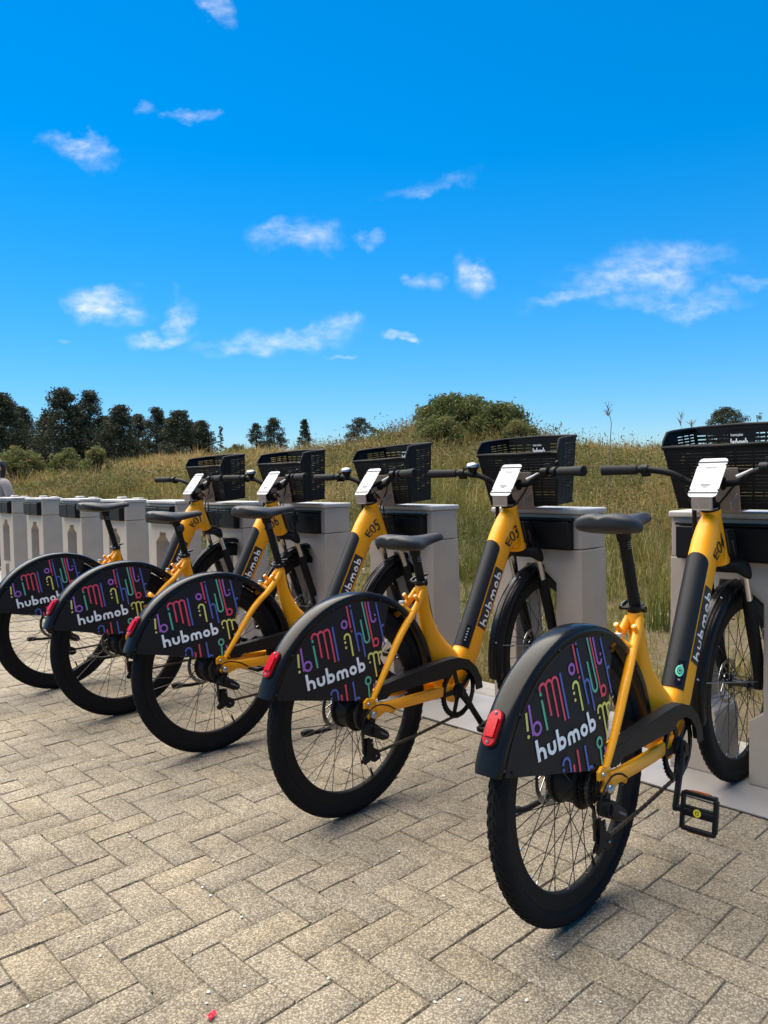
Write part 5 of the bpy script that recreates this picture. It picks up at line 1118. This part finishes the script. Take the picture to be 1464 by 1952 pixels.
for u, v in PB_:
    o = pb if first else pb.copy()
    if not first: COL.objects.link(o)
    first = False; x, y = on_ground(u, v); s_ = RNG.uniform(.0028, .0052); o.location = (x, y, s_ * .4); o.scale = (s_, s_, s_); o.rotation_euler = (0, 0, RNG.uniform(0, 6)); tag(o, 'small white pebble lying in the paving joints', 'pebble', 'white pebbles on the paving')
x, y = on_ground(403, 1942); m = MB(); rg = np.random.default_rng(4)
gr = [[(a * .011, b_ * .007 + .002 * math.sin(a * 2), .006 + .006 * math.cos(b_ * 1.6) * (1 - .3 * a * a) + rg.normal(0, .0012)) for b_ in np.linspace(-1, 1, 6)] for a in np.linspace(-1, 1, 7)]
m.loft([r_ for r_ in gr], closed=False, caps=False); o = m.build('red_scrap', mat('red_petal', (.55, .02, .05), .4), fix=False); o.location = (x, y, .001); o.rotation_euler = (0, 0, .9); tag(o, 'small red scrap on the paving at the bottom edge', 'scrap')
# crumbs of soil in the joints
C = []
for _ in range(900):
    b_ = random.choice(bricks[:420]); c, s_ = math.cos(b_[3]), math.sin(b_[3]); e = random.choice([(-.1, 0), (.1, 0), (0, .05), (0, -.05)]); lx, ly = (e[0], random.uniform(-.05, .05)) if e[0] else (random.uniform(-.1, .1), e[1]); C.append((b_[1] + c * lx - s_ * ly, b_[2] + s_ * lx + c * ly, -.001 + .002 * random.random()))
V, F = leaf_quads(np.array(C), .0065, .7); o = np_mesh('joint_crumbs', V, F, RNG.random(len(F)), leaf_mat('crumb', [(0, (.03, .024, .018)), (.8, (.10, .08, .055)), (1, (.5, .47, .42))], 0, .95)); tag(o, 'dark crumbs and bits of leaf caught in the paving joints', 'debris', kind='stuff')
# ---- person at the left edge, standing behind the docks
def person():
    x, y, _ = place(-3, 920, 9.7); root = empty('person', (x, y, 0.0)); root.rotation_euler = (0, 0, R(150)); tag(root, 'person in a light grey short sleeved shirt behind the docks at the left edge', 'person'); z0 = float(terrain(x, y)); root.location.z = z0 + .01
    k = 1.42 / 1.75
    J = dict(pel=(0, 0, .95, .135, .105), bel=(0, 0, 1.08, .13, .10), che=(0, .01, 1.28, .145, .11), nk0=(0, 0, 1.44, .07, .06), nk=(0, .01, 1.50, .05, .05), hd=(0, .03, 1.60, .075, .085), ht=(0, .02, 1.72, .06, .07), hr=(.09, 0, .90, .085, .08), kr=(.10, .02, .50, .058, .058), ar=(.10, -.01, .10, .042, .042), tr=(.105, .14, .03, .035, .028), hl=(-.09, 0, .90, .085, .08), kl=(-.10, .02, .50, .058, .058), al=(-.10, -.01, .10, .042, .042), tl=(-.105, .14, .03, .035, .028),
             sr=(.18, 0, 1.40, .062, .06), er=(.25, -.02, 1.14, .045, .045), wr=(.26, .10, .93, .028, .026), mr=(.26, .15, .87, .034, .018), sl=(-.18, 0, 1.40, .062, .06), el=(-.25, -.02, 1.14, .045, .045), wl=(-.26, .10, .93, .028, .026), ml=(-.26, .15, .87, .034, .018))
    Ed = [('pel', 'bel'), ('bel', 'che'), ('che', 'nk0'), ('nk0', 'nk'), ('nk', 'hd'), ('hd', 'ht'), ('pel', 'hr'), ('hr', 'kr'), ('kr', 'ar'), ('ar', 'tr'), ('pel', 'hl'), ('hl', 'kl'), ('kl', 'al'), ('al', 'tl'), ('che', 'sr'), ('sr', 'er'), ('er', 'wr'), ('wr', 'mr'), ('che', 'sl'), ('sl', 'el'), ('el', 'wl'), ('wl', 'ml')]
    fin = []
    for side, w in ((1, 'mr'), (-1, 'ml')):
        b_ = np.array(J[w][:3])
        for i, (dx, L_) in enumerate(((-.024, .075), (-.008, .085), (.008, .08), (.022, .065))):
            a, c_, d = f'f{w}{i}a', f'f{w}{i}b', f'f{w}{i}c'; J[a] = (*(b_ + (dx * side, .02, -.03)), .010, .009); J[c_] = (*(b_ + (dx * side, .025, -.03 - L_ * .5)), .009, .008); J[d] = (*(b_ + (dx * side, .012, -.03 - L_)), .007, .007); Ed += [(w, a), (a, c_), (c_, d)]
        a, c_ = f't{w}a', f't{w}b'; J[a] = (*(b_ + (-.035 * side, .02, -.005)), .010, .010); J[c_] = (*(b_ + (-.04 * side, .035, -.045)), .008, .008); Ed += [(w, a), (a, c_)]
    nm = list(J); me = bpy.data.meshes.new('body'); me.from_pydata([[q * k for q in J[n_][:3]] for n_ in nm], [(nm.index(a), nm.index(b_)) for a, b_ in Ed], [])
    o = bpy.data.objects.new('body', me); COL.objects.link(o); o.parent = root
    bpy.context.view_layer.objects.active = o; sk = o.modifiers.new('skin', 'SKIN')
    for i, n_ in enumerate(nm): me.skin_vertices[0].data[i].radius = (J[n_][3] * k, J[n_][4] * k); me.skin_vertices[0].data[i].use_root = (n_ == 'pel')
    sb = o.modifiers.new('sub', 'SUBSURF'); sb.levels = 2; sb.render_levels = 2
    SKIN = mat('skin', (.42, .22, .14), .55); me.materials.append(SKIN)
    SHIRT = mat('grey_shirt', (.31, .265, .25), .85, noise_amt=.12, noise_scale=30, bump=.4, bump_scale=90); NAVY = mat('navy_trousers', (.02, .025, .05), .8, noise_amt=.2, noise_scale=40); HAIR = mat('dark_hair', (.015, .011, .009), .5)
    m = MB(); S = lambda *q: [np.array((a, b_, c_)) * k for a, b_, c_ in q]
    m.loft([superell(np.array((0, yy, z)) * k, (1, 0, 0), (0, 1, 0), a * k, b_ * k, 24, 2.3) for z, yy, a, b_ in ((.90, 0, .165, .13), (.98, 0, .16, .125), (1.08, 0, .15, .12), (1.25, .01, .165, .13), (1.36, .005, .175, .12), (1.43, 0, .15, .10), (1.48, 0, .085, .075))], caps=False)
    for s_ in (-1, 1): m.tube(S((s_ * .10, 0, 1.40), (s_ * .175, 0, 1.405), (s_ * .215, -.008, 1.32), (s_ * .245, -.018, 1.19)), [.07 * k, .078 * k, .068 * k, .066 * k], 16, caps=False)
    sh = m.build('shirt', SHIRT, root); sh.modifiers.new('sub', 'SUBSURF').render_levels = 2
    m = MB()
    for s_ in (-1, 1): m.tube(S((s_ * .075, 0, .97), (s_ * .09, 0, .86), (s_ * .10, .02, .50), (s_ * .10, -.01, .08)), [.12 * k, .105 * k, .075 * k, .062 * k], 18, caps=False)
    m.build('trousers', NAVY, root)
    m = MB(); m.sphere(np.array((0, -.005, 1.665)) * k, .105 * k, 18, 12, (.85, 1.0, 1.05)); m.v = [(x_, y_ - (.0 if z_ > 1.66 * k or y_ < 0.02 else .05), z_) for x_, y_, z_ in m.v]; m.loft([superell(np.array((0, -.045, z)) * k, (1, 0, 0), (0, 1, 0), a * k, b_ * k, 16) for z, a, b_ in ((1.66, .085, .06), (1.56, .08, .055), (1.46, .06, .04))]); m.build('hair', HAIR, root)
    m = MB()
    for s_ in (-1, 1): m.sphere(np.array((s_ * .031, .103, 1.635)) * k, .011 * k, 8, 6)
    m.build('eyes', mat('eye', (.05, .03, .02), .2), root)
    m = MB(); m.loft([superell(np.array((0, yy, z)) * k, (1, 0, 0), (0, 1, 0), a * k, b_ * k, 10) for z, yy, a, b_ in ((1.64, .10, .006, .008), (1.60, .118, .013, .016), (1.585, .112, .015, .012))]); m.box(-.022 * k, .022 * k, .098 * k, .11 * k, 1.552 * k, 1.562 * k)
    for s_ in (-1, 1): m.sphere(np.array((s_ * .088, .02, 1.62)) * k, .03 * k, 8, 6, (.4, .7, 1.1))
    m.build('facial_features', SKIN, root, bevel=.001)
    m = MB()
    for s_ in (-1, 1): m.loft([superell(np.array((s_ * .103, yy, z)) * k, (1, 0, 0), (0, 0, 1), a * k, b_ * k, 14) for yy, z, a, b_ in ((-.07, .045, .035, .04), (.0, .05, .042, .045), (.10, .04, .047, .035), (.18, .03, .04, .025), (.20, .028, .02, .015))])
    m.build('shoes', mat('shoe', (.05, .05, .05), .6), root)
person()
